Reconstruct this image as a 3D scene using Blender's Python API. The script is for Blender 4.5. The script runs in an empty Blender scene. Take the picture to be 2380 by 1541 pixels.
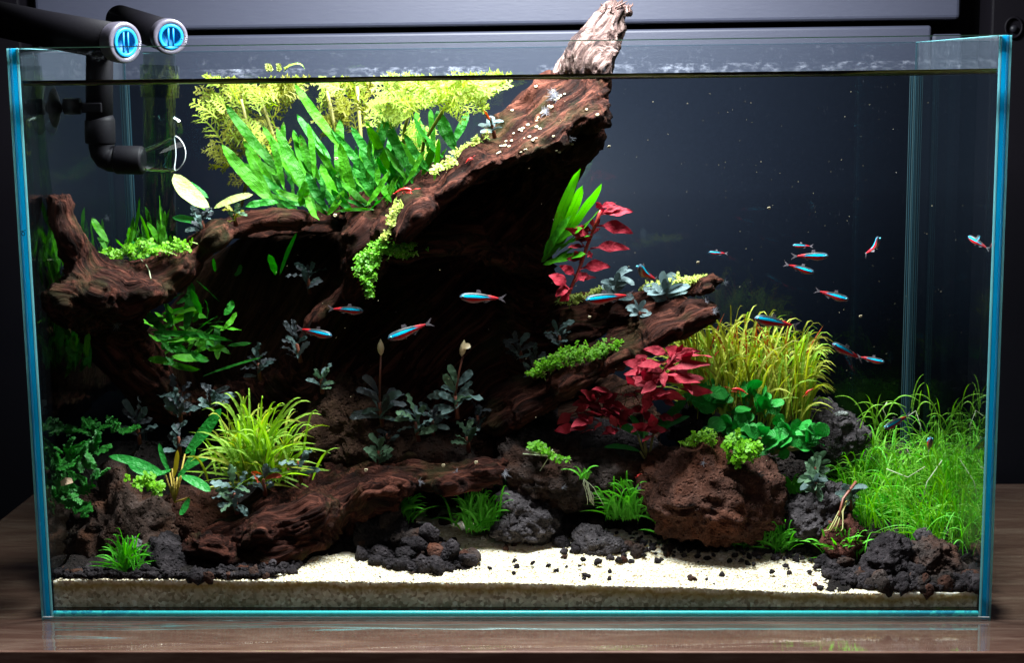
import bpy, bmesh, math, random
import numpy as np
from mathutils import Matrix, Vector

rng = np.random.default_rng(7)
random.seed(7)
sc = bpy.context.scene
COL = sc.collection
S = 0.01                                   # everything below is measured in centimetres

# ------------------------------------------------------------------ camera
CAM = np.array([3.9985, -97.2031, 34.2446]); YAW, PITCH, ROLL, FPX = -0.038081, 0.16067, -0.012706, 3732.12
_r = np.array([math.cos(YAW), -math.sin(YAW), 0.0])
_h = np.array([math.sin(YAW), math.cos(YAW), 0.0])
FW = math.cos(PITCH)*_h - np.array([0, 0, math.sin(PITCH)])
_u = math.sin(PITCH)*_h + np.array([0, 0, math.cos(PITCH)])
RT = math.cos(ROLL)*_r + math.sin(ROLL)*_u
UP = -math.sin(ROLL)*_r + math.cos(ROLL)*_u
cd = bpy.data.cameras.new('camera'); cam = bpy.data.objects.new('camera', cd); COL.objects.link(cam)
m3 = np.stack([RT, UP, -FW], 1)
M4 = Matrix([list(m3[i]) + [CAM[i]*S] for i in range(3)] + [[0, 0, 0, 1]])
cam.matrix_world = M4
cd.sensor_width = 36; cd.lens = FPX/2380*36; cd.clip_start = 0.02; cd.clip_end = 30
sc.camera = cam
sc.view_settings.view_transform = 'Standard'; sc.view_settings.look = 'None'
sc.view_settings.exposure = 0.15; sc.view_settings.gamma = 1
sc.render.engine = 'CYCLES'
cy = sc.cycles
cy.use_denoising = True
try: cy.denoiser = 'OPENIMAGEDENOISE'
except Exception: pass
cy.max_bounces = 12; cy.transparent_max_bounces = 32; cy.diffuse_bounces = 4; cy.glossy_bounces = 5
cy.transmission_bounces = 6; cy.sample_clamp_indirect = 4.0; cy.caustics_reflective = False; cy.caustics_refractive = False

# ------------------------------------------------------------------ lights: faint ambient, tank lamp, added front fill
w = bpy.data.worlds.new('World'); sc.world = w; w.use_nodes = True
bgn = w.node_tree.nodes['Background']; bgn.inputs[0].default_value = (0.75, 0.72, 1.0, 1); bgn.inputs[1].default_value = 0.004

def area(name, loc, target, sx, sy, power, col):
    l = bpy.data.lights.new(name, 'AREA'); l.shape = 'RECTANGLE'; l.size = sx*S; l.size_y = sy*S; l.energy = power; l.color = col
    o = bpy.data.objects.new(name, l); COL.objects.link(o)
    o.location = Vector(loc)*S
    o.rotation_euler = (Vector(target) - Vector(loc)).to_track_quat('-Z', 'Y').to_euler()
    return o
area('aquarium_lamp', (0, 5.5, 57), (0, 8.5, 0), 27, 14, 18.0, (0.93, 0.97, 1.0))
area('front_fill', (10, -150, 110), (0, 0, 12), 90, 60, 2.7, (1.0, 0.93, 0.95))  # unseen fill added in front to lift the sand face, edges and table

# ------------------------------------------------------------------ pixel of the 2380-wide photograph <-> place in the tank
def W(px, py, y):
    px = np.asarray(px, float); py = np.asarray(py, float); y = np.asarray(y, float)
    d = FPX*FW + (px[..., None]-1190)*RT + (770.5-py[..., None])*UP
    t = (y - CAM[1])/d[..., 1]
    return CAM + d*t[..., None]
def proj(X):
    d = np.asarray(X, float) - CAM; f = d@FW
    return 1190 + d@RT/f*FPX, 770.5 - d@UP/f*FPX
def cm(px, y): return px*(y - CAM[1])/FPX            # pixels to centimetres at a depth

# ------------------------------------------------------------------ noise
def _hash(i, j, k, s=0):
    n = (i.astype(np.int64)*374761393 + j.astype(np.int64)*668265263 + k.astype(np.int64)*2147483647 + s*1274126177) & 0xffffffff
    n = ((n ^ (n >> 13))*1274126177) & 0xffffffff
    n = ((n ^ (n >> 16))*2246822519) & 0xffffffff
    return ((n ^ (n >> 15)) & 0xffffff)/float(0xffffff)
def vn(P, s=0):
    P = np.asarray(P, float); f = np.floor(P); u = P - f; u = u*u*(3-2*u); i, j, k = f[..., 0], f[..., 1], f[..., 2]
    r = 0
    for a in (0, 1):
        for b in (0, 1):
            for c in (0, 1):
                wgt = (u[..., 0] if a else 1-u[..., 0])*(u[..., 1] if b else 1-u[..., 1])*(u[..., 2] if c else 1-u[..., 2])
                r = r + wgt*_hash(i+a, j+b, k+c, s)
    return r*2 - 1
def fbm(P, o=4, s=0, g=0.5):
    r = 0; a = 1; P = np.asarray(P, float)
    for q in range(o):
        r = r + a*vn(P, s+q); P = P*2.03 + 7.3; a *= g
    return r
def ridge(P, o=3, s=0):
    r = 0; a = 1; P = np.asarray(P, float)
    for q in range(o):
        r = r + a*(1-2*np.abs(vn(P, s+q))); P = P*2.1 + 3.1; a *= 0.5
    return r
def worley(P, s=0):
    P = np.asarray(P, float); f = np.floor(P); best = np.full(P.shape[:-1], 9.0)
    for a in (-1, 0, 1):
        for b in (-1, 0, 1):
            for c in (-1, 0, 1):
                q = f + (a, b, c)
                o = np.stack([_hash(q[..., 0], q[..., 1], q[..., 2], s+t) for t in (11, 22, 33)], -1)
                best = np.minimum(best, ((q + o - P)**2).sum(-1))
    return np.sqrt(best)

# ------------------------------------------------------------------ meshes
def fast(name, V, F, uv=None, att=None, smooth=True):
    me = bpy.data.meshes.new(name); V = np.asarray(V, np.float32)*S
    if isinstance(F, np.ndarray):
        nf, k = F.shape; idx = F.astype(np.int32).ravel(); st = np.arange(nf, dtype=np.int32)*k; tot = np.full(nf, k, np.int32)
    else:
        tot = np.array([len(f) for f in F], np.int32); idx = np.array([i for f in F for i in f], np.int32); st = np.concatenate([[0], np.cumsum(tot)[:-1]]).astype(np.int32); nf = len(tot)
    me.vertices.add(len(V)); me.vertices.foreach_set('co', V.ravel())
    me.loops.add(len(idx)); me.loops.foreach_set('vertex_index', idx)
    me.polygons.add(nf); me.polygons.foreach_set('loop_start', st)
    try: me.polygons.foreach_set('loop_total', tot)
    except Exception: pass
    me.polygons.foreach_set('use_smooth', np.full(nf, smooth))
    if uv is not None:
        l = me.uv_layers.new(name='UVMap'); l.data.foreach_set('uv', np.asarray(uv, np.float32)[idx].ravel())
    for k_, v in (att or {}).items():
        v = np.asarray(v, np.float32)
        a = me.attributes.new(k_, 'FLOAT' if v.ndim == 1 else 'FLOAT_VECTOR', 'POINT')
        a.data.foreach_set('value' if v.ndim == 1 else 'vector', v.ravel())
    me.update(calc_edges=True)
    return me
def mesh_obj(name, me, mat=None, parent=None, loc=None):
    o = bpy.data.objects.new(name, me); COL.objects.link(o)
    for m in (mat if isinstance(mat, (list, tuple)) else [mat]):
        if m is not None and m.name not in [x.name for x in me.materials if x]: me.materials.append(m)
    if parent is not None: o.parent = parent
    if loc is not None: o.location = loc
    return o
def base_of(parent):
    b = np.zeros(3)
    while parent is not None: b += np.array(parent.location)/S; parent = parent.parent
    return b
def mk(name, V, F, mat, parent=None, uv=None, att=None, smooth=True):
    """world centimetres in; a child is stored relative to its parent's place"""
    V = np.asarray(V, float)
    if parent is not None: V = V - base_of(parent); return mesh_obj(name, fast(name, V, F, uv, att, smooth), mat, parent)
    c = np.array([V[:, 0].mean(), V[:, 1].mean(), V[:, 2].min()])
    return mesh_obj(name, fast(name, V - c, F, uv, att, smooth), mat, None, Vector(c)*S)
def tag(o, label=None, cat=None, group=None, kind=None):
    if label: o['label'] = label
    if cat: o['category'] = cat
    if group: o['group'] = group
    if kind: o['kind'] = kind
    return o
def thing(name, label, cat, base, group=None):
    o = bpy.data.objects.new(name, None); COL.objects.link(o); o.location = Vector(base)*S; o.empty_display_size = 0.01
    return tag(o, label, cat, group)
def join(parts):
    """parts: (V, F[, uv]) with equal face size"""
    Vs, Fs, Us, n = [], [], [], 0
    for p in parts:
        Vs.append(p[0]); Fs.append(np.asarray(p[1])+n); n += len(p[0])
        if len(p) > 2: Us.append(p[2])
    return (np.concatenate(Vs), np.concatenate(Fs), np.concatenate(Us) if Us else None)
def box(x0, x1, y0, y1, z0, z1):
    V = np.array([[x, y, z] for z in (z0, z1) for y in (y0, y1) for x in (x0, x1)], float)
    F = np.array([[0, 2, 3, 1], [4, 5, 7, 6], [0, 1, 5, 4], [2, 6, 7, 3], [0, 4, 6, 2], [1, 3, 7, 5]])
    return V, F
def bevel_box(name, b, mat, parent=None, r=0.15, seg=2):
    bm = bmesh.new(); V, F = box(*b); vs = [bm.verts.new(v) for v in V]
    for f in F: bm.faces.new([vs[i] for i in f])
    bmesh.ops.recalc_face_normals(bm, faces=bm.faces)
    bmesh.ops.bevel(bm, geom=list(bm.edges), offset=r, segments=seg, affect='EDGES', profile=0.5)
    V = np.array([v.co[:] for v in bm.verts]); bm.verts.index_update(); F = [[v.index for v in f.verts] for f in bm.faces]; bm.free()
    return mk(name, V, F, mat, parent, smooth=False)
def unit(v): v = np.asarray(v, float); return v/(np.linalg.norm(v, axis=-1, keepdims=True)+1e-12)
def tube(pts, rad, n=10, cap=True, ell=None):
    pts = np.asarray(pts, float); rad = np.broadcast_to(np.asarray(rad, float), (len(pts),))
    T = unit(np.gradient(pts, axis=0)); ref = np.array([0, 0, 1.0]) if abs(T[0][2]) < .9 else np.array([0, 1.0, 0])
    a = unit(np.cross(T[0], ref)); V = []; th = np.arange(n)*2*math.pi/n
    for i in range(len(pts)):
        a = unit(a - T[i]*(a@T[i])); b = np.cross(T[i], a)
        V.append(pts[i] + rad[i]*(np.cos(th)[:, None]*a + np.sin(th)[:, None]*b*(ell or 1)))
    V = np.concatenate(V); F = []
    for i in range(len(pts)-1):
        j = np.arange(n); k = (j+1) % n
        F.append(np.stack([i*n+j, i*n+k, (i+1)*n+k, (i+1)*n+j], 1))
    F = np.concatenate(F)
    if cap:
        V = np.concatenate([V, [pts[0]], [pts[-1]]]); q = len(V); j = np.arange(0, n); k = (j+1) % n; L = (len(pts)-1)*n
        F = np.concatenate([F, np.stack([k, j, np.full(n, q-2), np.full(n, q-2)], 1)[:, :4], np.stack([L+j, L+k, np.full(n, q-1), np.full(n, q-1)], 1)])
        F = [list(dict.fromkeys(f)) for f in F.tolist()]
    return V, F
def tubeq(pts, rad, n=5):                       # open tube, quads only, for joining
    return tube(pts, rad, n, cap=False)
def bez(P0, P1, P2, n):
    t = np.linspace(0, 1, n)[:, None]
    return (1-t)**2*P0 + 2*t*(1-t)*P1 + t*t*P2
_ico = {}
def ico(s):
    if s not in _ico:
        bm = bmesh.new(); bmesh.ops.create_icosphere(bm, subdivisions=s, radius=1)
        bm.verts.index_update(); _ico[s] = (np.array([v.co[:] for v in bm.verts]), np.array([[v.index for v in f.verts] for f in bm.faces])); bm.free()
    return _ico[s][0].copy(), _ico[s][1]

# ------------------------------------------------------------------ ground
_fx = np.array([-30, -22, -14, 0, 10, 17, 21, 30.]); _fh = np.array([2.35, 2.4, 2.3, 2.15, 1.9, 1.6, 1.45, 1.55])
def sm(x, a, b): t = np.clip((x-a)/(b-a), 0, 1); return t*t*(3-2*t)
def H(x, y):
    x = np.asarray(x, float); y = np.asarray(y, float)
    h = np.interp(x, _fx, _fh) + 0.085*(y-.6)
    h = h + 0.13*np.maximum(y-6, 0)*sm(x, 12, 21) + 0.10*np.maximum(y-5, 0)*sm(-x, 4, 14)
    P = np.stack([x*.35, y*.35, x*0], -1)
    return h + .12*vn(P, 3)*sm(y, 1.0, 4) + .04*vn(P*3.3, 5)
def G(px, py):
    """place on the ground seen at a pixel"""
    ys = np.linspace(0.7, 23, 224); P = W(np.full(224, float(px)), np.full(224, float(py)), ys)
    d = P[:, 2] - H(P[:, 0], ys); i = np.where(d <= 0)[0]
    i = i[0] if len(i) else 223
    x, y = P[i, 0], ys[i]
    return np.array([x, y, float(H(x, y))])
def inpoly(px, py, poly):
    poly = np.asarray(poly, float); r = np.zeros(np.shape(px), bool)
    for (x0, y0), (x1, y1) in zip(poly, np.roll(poly, -1, 0)):
        if y0 == y1: continue
        c = ((y0 > py) != (y1 > py)) & (px < (x1-x0)*(py-y0)/(y1-y0)+x0); r ^= c
    return r
def segdist(px, py, poly, closed=True):
    poly = np.asarray(poly, float); nxt = np.roll(poly, -1, 0)
    it = list(zip(poly, nxt)); it = it if closed else it[:-1]
    best = np.full(np.shape(px), 1e9)
    for a, b in it:
        ab = b-a; t = np.clip(((px-a[0])*ab[0]+(py-a[1])*ab[1])/(ab@ab+1e-9), 0, 1)
        best = np.minimum(best, np.hypot(px-a[0]-t*ab[0], py-a[1]-t*ab[1]))
    return best
SANDP = [(60, 1346), (640, 1349), (690, 1315), (760, 1285), (850, 1285), (960, 1335), (1100, 1325), (1050, 1270), (950, 1215), (985, 1183), (1060, 1195), (1150, 1245),
         (1330, 1262), (1390, 1200), (1480, 1225), (1560, 1250), (1680, 1252), (1760, 1268), (1860, 1285), (1915, 1330), (1930, 1368), (2080, 1384), (2330, 1376), (2330, 1500), (60, 1500)]

# ------------------------------------------------------------------ materials
class NT:
    def __init__(s, name):
        s.m = bpy.data.materials.new(name); s.m.use_nodes = True; s.t = s.m.node_tree; s.t.nodes.clear(); s.out = s.n('ShaderNodeOutputMaterial')
    def n(s, t, **k):
        x = s.t.nodes.new(t)
        for a, b in k.items():
            if a.startswith('i_'): x.inputs[int(a[2:]) if a[2:].isdigit() else a[2:].replace('_', ' ')].default_value = b
            else: setattr(x, a, b)
        return x
    def l(s, a, b): s.t.links.new(a, b)
    def noise(s, vec, scale, detail=4, rough=.55, dist=0):
        x = s.n('ShaderNodeTexNoise'); x.inputs['Scale'].default_value = scale; x.inputs['Detail'].default_value = detail; x.inputs['Roughness'].default_value = rough; x.inputs['Distortion'].default_value = dist
        s.l(vec, x.inputs['Vector']); return x.outputs['Fac']
    def ramp(s, fac, stops, mode='LINEAR'):
        x = s.n('ShaderNodeValToRGB'); x.color_ramp.interpolation = mode; e = x.color_ramp.elements
        while len(e) < len(stops): e.new(.5)
        for q, (p, c) in zip(e, stops): q.position = p; q.color = (*c, 1) if len(c) == 3 else c
        s.l(fac, x.inputs[0]); return x.outputs[0]
    def math(s, op, a, b=None, c=None):
        x = s.n('ShaderNodeMath', operation=op)
        for i, v in enumerate((a, b, c)):
            if v is None: continue
            if isinstance(v, (int, float)): x.inputs[i].default_value = v
            else: s.l(v, x.inputs[i])
        return x.outputs[0]
    def mix(s, fac, a, b, mode='MIX'):
        x = s.n('ShaderNodeMix', data_type='RGBA', blend_type=mode)
        for i, v in ((0, fac), (6, a), (7, b)):
            if isinstance(v, (int, float)): x.inputs[i].default_value = v
            elif isinstance(v, tuple): x.inputs[i].default_value = (*v, 1)
            else: s.l(v, x.inputs[i])
        return x.outputs[2]
    def bsdf(s, col, rough=.6, spec=.5, bump=None, bd=.1, bs=.5, metal=0, coat=0):
        p = s.n('ShaderNodeBsdfPrincipled'); 
        for k, v in (('Base Color', col), ('Roughness', rough), ('Specular IOR Level', spec), ('Metallic', metal), ('Coat Weight', coat)):
            if isinstance(v, tuple): p.inputs[k].default_value = (*v, 1)
            elif isinstance(v, (int, float)): p.inputs[k].default_value = v
            else: s.l(v, p.inputs[k])
        if bump is not None:
            b = s.n('ShaderNodeBump'); b.inputs['Strength'].default_value = bs; b.inputs['Distance'].default_value = bd*S; s.l(bump, b.inputs['Height']); s.l(b.outputs[0], p.inputs['Normal'])
        return p
    def end(s, sh): s.l(sh, s.out.inputs['Surface']); return s.m
    def geo(s): return s.n('ShaderNodeNewGeometry').outputs['Position']
    def obj(s): return s.n('ShaderNodeTexCoord').outputs['Object']
    def rnd(s): return s.n('ShaderNodeObjectInfo').outputs['Random']
    def att(s, nm, vec=False): x = s.n('ShaderNodeAttribute'); x.attribute_name = nm; return x.outputs['Vector' if vec else 'Fac']

def plain(name, col, rough=.5, spec=.5, metal=0, coat=0, nscale=300, nb=.02, var=.25):
    t = NT(name); o = t.obj(); f = t.noise(o, nscale, 5)
    c = t.mix(f, tuple(x*(1-var) for x in col), tuple(min(1, x*(1+var)) for x in col))
    return t.end(t.bsdf(c, rough, spec, f, nb, .4, metal, coat).outputs[0])

def leaf_mat(name, c1, c2, rib=(0.3, .5, .1), ribw=.06, trans=.35, rough=.38, bumps=0, tcol=None, vein=0, spot=None):
    t = NT(name); uv = t.n('ShaderNodeTexCoord').outputs['UV']; sep = t.n('ShaderNodeSeparateXYZ'); t.l(uv, sep.inputs[0]); u, v = sep.outputs[0], sep.outputs[1]
    g = t.geo(); n1 = t.noise(g, 55, 3)
    f = t.math('MULTIPLY_ADD', t.rnd(), .55, t.math('MULTIPLY', n1, .55))
    col = t.mix(f, c1, c2)
    d = t.math('ABSOLUTE', t.math('SUBTRACT', v, .5))
    ribf = t.math('SUBTRACT', 1, t.n('ShaderNodeMapRange').outputs[0]) if 0 else None
    mr = t.n('ShaderNodeMapRange'); mr.inputs['From Min'].default_value = 0; mr.inputs['From Max'].default_value = ribw; mr.inputs['To Min'].default_value = .65; mr.inputs['To Max'].default_value = 0
    t.l(d, mr.inputs[0]); col = t.mix(mr.outputs[0], col, rib)
    h = t.noise(g, 420, 3)
    if vein:
        wv = t.math('SINE', t.math('MULTIPLY', t.math('MULTIPLY_ADD', d, 1.1, u), vein*6.283)); wv = t.math('MULTIPLY', wv, .07); col = t.mix(t.math('ADD', wv, .08), col, rib); h = t.math('ADD', h, wv)
    if bumps:
        vo = t.n('ShaderNodeTexVoronoi'); vo.inputs['Scale'].default_value = bumps; t.l(g, vo.inputs['Vector']); h = t.math('ADD', t.math('MULTIPLY', vo.outputs['Distance'], 2.0), h)
    if spot:
        sp = t.ramp(t.noise(g, 130, 4, .7), [(.60, (0, 0, 0)), (.68, (1, 1, 1))]); col = t.mix(t.math('MULTIPLY', sp, .7), col, spot)
    p = t.bsdf(col, rough+.08, .22, h, .12, .8)
    tr = t.n('ShaderNodeBsdfTranslucent'); hs = t.n('ShaderNodeHueSaturation'); hs.inputs['Saturation'].default_value = 1.15; hs.inputs['Value'].default_value = 1.4; t.l(col, hs.inputs['Color']); t.l(hs.outputs[0], tr.inputs[0])
    mx = t.n('ShaderNodeMixShader'); mx.inputs[0].default_value = trans; t.l(p.outputs[0], mx.inputs[1]); t.l(tr.outputs[0], mx.inputs[2])
    return t.end(mx.outputs[0])

def glass_mat(name, tint, base, k, power, rough=.0):
    t = NT(name); lw = t.n('ShaderNodeLayerWeight'); lw.inputs['Blend'].default_value = .5
    f = t.math('MULTIPLY_ADD', t.math('POWER', lw.outputs['Facing'], power), k, base)
    tr = t.n('ShaderNodeBsdfTransparent'); tr.inputs[0].default_value = (*tint, 1)
    gl = t.n('ShaderNodeBsdfGlossy'); gl.inputs['Roughness'].default_value = rough; gl.inputs[0].default_value = (.95, 1, 1, 1)
    mx = t.n('ShaderNodeMixShader'); t.l(f, mx.inputs[0]); t.l(tr.outputs[0], mx.inputs[1]); t.l(gl.outputs[0], mx.inputs[2])
    return t.end(mx.outputs[0])

def stain_mat(name, scale, lo, hi, col=(.75, .8, .95), streak=(1, 1, 1), amount=.8, blotch=8, bl0=.35):
    t = NT(name); g = t.geo(); mp = t.n('ShaderNodeMapping'); mp.inputs['Scale'].default_value = streak; t.l(g, mp.inputs[0])
    f = t.ramp(t.noise(mp.outputs[0], scale, 8, .75), [(lo, (0, 0, 0)), (hi, (1, 1, 1))])
    bl = t.ramp(t.noise(g, blotch, 3), [(bl0, (0, 0, 0)), (bl0+.25, (1, 1, 1))])
    d = t.n('ShaderNodeBsdfDiffuse'); d.inputs[0].default_value = (*col, 1); tl = t.n('ShaderNodeBsdfTranslucent'); tl.inputs[0].default_value = (*col, 1)
    a = t.n('ShaderNodeMixShader'); a.inputs[0].default_value = .5; t.l(d.outputs[0], a.inputs[1]); t.l(tl.outputs[0], a.inputs[2])
    tr = t.n('ShaderNodeBsdfTransparent'); mx = t.n('ShaderNodeMixShader')
    t.l(t.math('MULTIPLY', t.math('MULTIPLY', f, bl), amount), mx.inputs[0]); t.l(tr.outputs[0], mx.inputs[1]); t.l(a.outputs[0], mx.inputs[2])
    return t.end(mx.outputs[0])

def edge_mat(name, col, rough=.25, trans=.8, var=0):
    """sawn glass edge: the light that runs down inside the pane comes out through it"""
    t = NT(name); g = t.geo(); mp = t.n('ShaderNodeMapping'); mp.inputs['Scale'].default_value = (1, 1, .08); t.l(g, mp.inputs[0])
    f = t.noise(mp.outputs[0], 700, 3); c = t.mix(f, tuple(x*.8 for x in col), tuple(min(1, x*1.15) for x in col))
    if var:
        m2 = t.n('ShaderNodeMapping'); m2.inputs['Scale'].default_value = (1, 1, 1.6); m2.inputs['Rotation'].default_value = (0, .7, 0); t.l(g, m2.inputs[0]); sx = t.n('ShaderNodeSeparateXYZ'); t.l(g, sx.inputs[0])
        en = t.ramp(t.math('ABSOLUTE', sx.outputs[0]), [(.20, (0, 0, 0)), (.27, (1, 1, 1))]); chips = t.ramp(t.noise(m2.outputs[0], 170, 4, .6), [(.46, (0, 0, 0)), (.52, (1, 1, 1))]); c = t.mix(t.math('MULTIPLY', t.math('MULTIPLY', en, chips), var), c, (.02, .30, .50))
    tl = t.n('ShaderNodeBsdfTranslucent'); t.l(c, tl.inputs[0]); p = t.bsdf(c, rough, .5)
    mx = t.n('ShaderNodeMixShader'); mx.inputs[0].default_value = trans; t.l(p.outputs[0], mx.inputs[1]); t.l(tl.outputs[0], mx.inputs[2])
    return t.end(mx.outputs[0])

def wood_mat(name, dark, mid, light, algae=(.035, .036, .012), alg=.25):
    t = NT(name); gr = t.att('grain', True); mp = t.n('ShaderNodeMapping'); mp.inputs['Scale'].default_value = (.055, 2.0, 2.0); t.l(gr, mp.inputs[0])
    f = t.noise(mp.outputs[0], 1.0, 8, .62, .6); g = t.geo(); f2 = t.noise(g, 90, 6, .7)
    c = t.ramp(f, [(.34, dark), (.5, mid), (.66, light)])
    c = t.mix(t.math('MULTIPLY', t.ramp(f2, [(.5, (0, 0, 0)), (.75, (1, 1, 1))]), .22), c, light)
    al = t.ramp(t.noise(g, 28, 5, .6), [(.52, (0, 0, 0)), (.66, (1, 1, 1))]); c = t.mix(t.math('MULTIPLY', al, alg), c, algae)
    mp2 = t.n('ShaderNodeMapping'); mp2.inputs['Scale'].default_value = (.16, 5.5, 5.5); t.l(gr, mp2.inputs[0]); f3 = t.noise(mp2.outputs[0], 1.0, 6, .7)
    h = t.math('ADD', t.math('MULTIPLY', f, 1.2), t.math('MULTIPLY_ADD', f3, 1.0, t.math('MULTIPLY', f2, .12)))
    return t.end(t.bsdf(c, .8, .08, h, .40, 1.0).outputs[0])

def rock_mat(name, a, b, c, rust=None, scale=1.0):
    t = NT(name); g = t.geo(); f = t.noise(g, 60*scale, 8, .7); f2 = t.noise(g, 260*scale, 6, .7)
    col = t.ramp(t.math('ADD', t.math('MULTIPLY', f, .6), t.math('MULTIPLY', f2, .4)), [(.36, a), (.5, b), (.66, c)])
    if rust: col = t.mix(t.ramp(t.noise(g, 26*scale, 5, .6), [(.45, (0, 0, 0)), (.62, (1, 1, 1))]), col, rust)
    r = t.math('MULTIPLY', t.math('SUBTRACT', t.rnd(), .5), .5)
    hs = t.n('ShaderNodeHueSaturation'); t.l(t.math('ADD', 1, r), hs.inputs['Value']); t.l(col, hs.inputs['Color'])
    vo = t.n('ShaderNodeTexVoronoi'); vo.inputs['Scale'].default_value = 330*scale; t.l(g, vo.inputs['Vector'])
    pit = t.ramp(vo.outputs['Distance'], [(.0, (0, 0, 0)), (.42, (1, 1, 1))])
    h = t.math('ADD', t.math('MULTIPLY', pit, .7), t.math('ADD', f2, f))
    return t.end(t.bsdf(hs.outputs[0], .85, .12, h, .35, 1.0).outputs[0])

M = {}
M['wood'] = wood_mat('driftwood_brown', (.0035, .0013, .001), (.023, .0065, .0042), (.105, .034, .022), alg=.45)
M['wood_grey'] = wood_mat('driftwood_dry', (.012, .008, .009), (.07, .042, .036), (.26, .19, .17), alg=0)
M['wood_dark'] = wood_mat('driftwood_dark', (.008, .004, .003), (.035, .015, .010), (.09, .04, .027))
M['peat'] = rock_mat('peat', (.012, .006, .004), (.045, .022, .014), (.10, .055, .035))
M['lava'] = rock_mat('lava_black', (.005, .004, .005), (.018, .014, .016), (.055, .045, .049))
M['lava_grey'] = rock_mat('lava_grey', (.014, .012, .013), (.045, .038, .041), (.12, .105, .11))
M['lava_red'] = rock_mat('lava_red', (.012, .005, .0035), (.045, .018, .012), (.11, .052, .038), rust=(.07, .022, .011))
M['lava_brown'] = rock_mat('lava_brown', (.016, .009, .007), (.055, .033, .026), (.13, .09, .08), rust=(.085, .034, .018))
M['lava_rustdark'] = rock_mat('lava_rusty', (.007, .005, .005), (.028, .020, .018), (.08, .06, .055), rust=(.05, .022, .014))
M['rust'] = rock_mat('lava_rust', (.02, .007, .005), (.07, .022, .015), (.16, .06, .045))
M['soil'] = rock_mat('aqua_soil', (.004, .0028, .0026), (.014, .010, .009), (.034, .024, .022))
M['stone_pale'] = rock_mat('pale_stone', (.10, .11, .11), (.28, .30, .29), (.55, .58, .55), scale=1.6)
M['shell'] = plain('snail_shell', (.50, .42, .26), .35)
M['white_fuzz'] = leaf_mat('white_fuzz', (.16, .16, .19), (.28, .28, .32), (.3, .3, .3), trans=.5)
M['root'] = leaf_mat('pale_root', (.35, .38, .25), (.5, .55, .4), (.8, .8, .7), trans=.4)
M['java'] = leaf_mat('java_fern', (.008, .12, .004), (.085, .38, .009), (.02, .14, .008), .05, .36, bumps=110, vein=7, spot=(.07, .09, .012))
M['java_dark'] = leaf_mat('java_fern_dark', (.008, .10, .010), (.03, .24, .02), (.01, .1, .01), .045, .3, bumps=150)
M['sprite'] = leaf_mat('water_sprite', (.13, .21, .015), (.36, .44, .07), (.22, .3, .04), trans=.45)
M['sprite_olive'] = leaf_mat('water_sprite_olive', (.12, .11, .012), (.20, .22, .02), (.2, .2, .03), trans=.4)
M['pale'] = leaf_mat('anubias_pale', (.34, .44, .12), (.48, .55, .2), (.45, .55, .2), .03, .3)
M['anub'] = leaf_mat('anubias_green', (.008, .13, .018), (.03, .32, .045), (.06, .34, .07), .035, .22, .3, vein=5, spot=(.02, .09, .01))
M['crypt'] = leaf_mat('crypt_green', (.010, .14, .02), (.035, .33, .05), (.06, .35, .07), .035, .28, .28)
M['crypt_yel'] = leaf_mat('crypt_yellow', (.30, .22, .04), (.4, .3, .06), (.4, .3, .06), .035, .3)
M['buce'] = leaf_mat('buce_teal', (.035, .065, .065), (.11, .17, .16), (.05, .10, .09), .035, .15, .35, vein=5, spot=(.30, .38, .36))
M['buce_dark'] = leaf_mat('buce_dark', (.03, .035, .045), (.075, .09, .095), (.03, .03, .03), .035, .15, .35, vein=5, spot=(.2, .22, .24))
M['buce_green'] = leaf_mat('buce_green', (.05, .10, .06), (.12, .21, .12), (.06, .14, .07), .035, .2, .35, vein=5)
M['buce_grey'] = leaf_mat('buce_grey', (.09, .14, .15), (.18, .25, .26), (.14, .2, .2), .035, .15, .4)
M['buce_red'] = leaf_mat('buce_red', (.30, .05, .03), (.45, .10, .05), (.3, .08, .04), .04, .3)
M['bstem'] = plain('buce_stem', (.16, .045, .025), .5)
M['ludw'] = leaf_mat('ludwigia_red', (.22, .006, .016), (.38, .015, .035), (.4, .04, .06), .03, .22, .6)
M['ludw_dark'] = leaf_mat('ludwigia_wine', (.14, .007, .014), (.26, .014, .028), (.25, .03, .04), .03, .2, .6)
M['ludw_stem'] = plain('ludwigia_stem', (.4, .03, .03), .4)
M['blyxa'] = leaf_mat('blyxa', (.16, .24, .015), (.40, .42, .05), (.6, .65, .2), .1, .42)
M['blyxa2'] = leaf_mat('blyxa_green', (.16, .36, .02), (.36, .56, .07), (.5, .65, .2), .1, .42)
M['blyxa_red'] = leaf_mat('blyxa_red', (.40, .07, .02), (.5, .12, .04), (.5, .2, .1), .1, .35)
M['hair'] = leaf_mat('hairgrass', (.08, .30, .01), (.26, .55, .05), (.3, .6, .1), .1, .42)
M['lilae'] = leaf_mat('lilaeopsis', (.04, .32, .015), (.14, .55, .04), (.2, .6, .1), .08, .38)
M['pearl'] = leaf_mat('pearlweed', (.045, .22, .004), (.16, .38, .010), (.13, .3, .015), .04, .38)
M['pearl_stem'] = plain('pearlweed_stem', (.28, .45, .09), .5)
M['moss'] = leaf_mat('moss', (.20, .26, .04), (.38, .42, .09), (.3, .4, .1), .1, .3)
M['bolb'] = leaf_mat('bolbitis', (.006, .08, .010), (.025, .20, .02), (.03, .14, .03), .05, .25)
M['rhizome'] = plain('rhizome', (.22, .20, .05), .5)
M['bud'] = plain('flower_bud', (.62, .48, .28), .4)
M['black_plastic'] = plain('black_plastic', (.003, .0027, .004), .6, .08, nscale=500, nb=.02)
M['dark_rubber'] = plain('dark_rubber', (.008, .008, .011), .5, .2)
M['cyan_plastic'] = plain('cyan_plastic', (.004, .16, .36), .45, .2)
M['ring_grey'] = plain('ring_plastic', (.07, .065, .085), .3)
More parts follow.
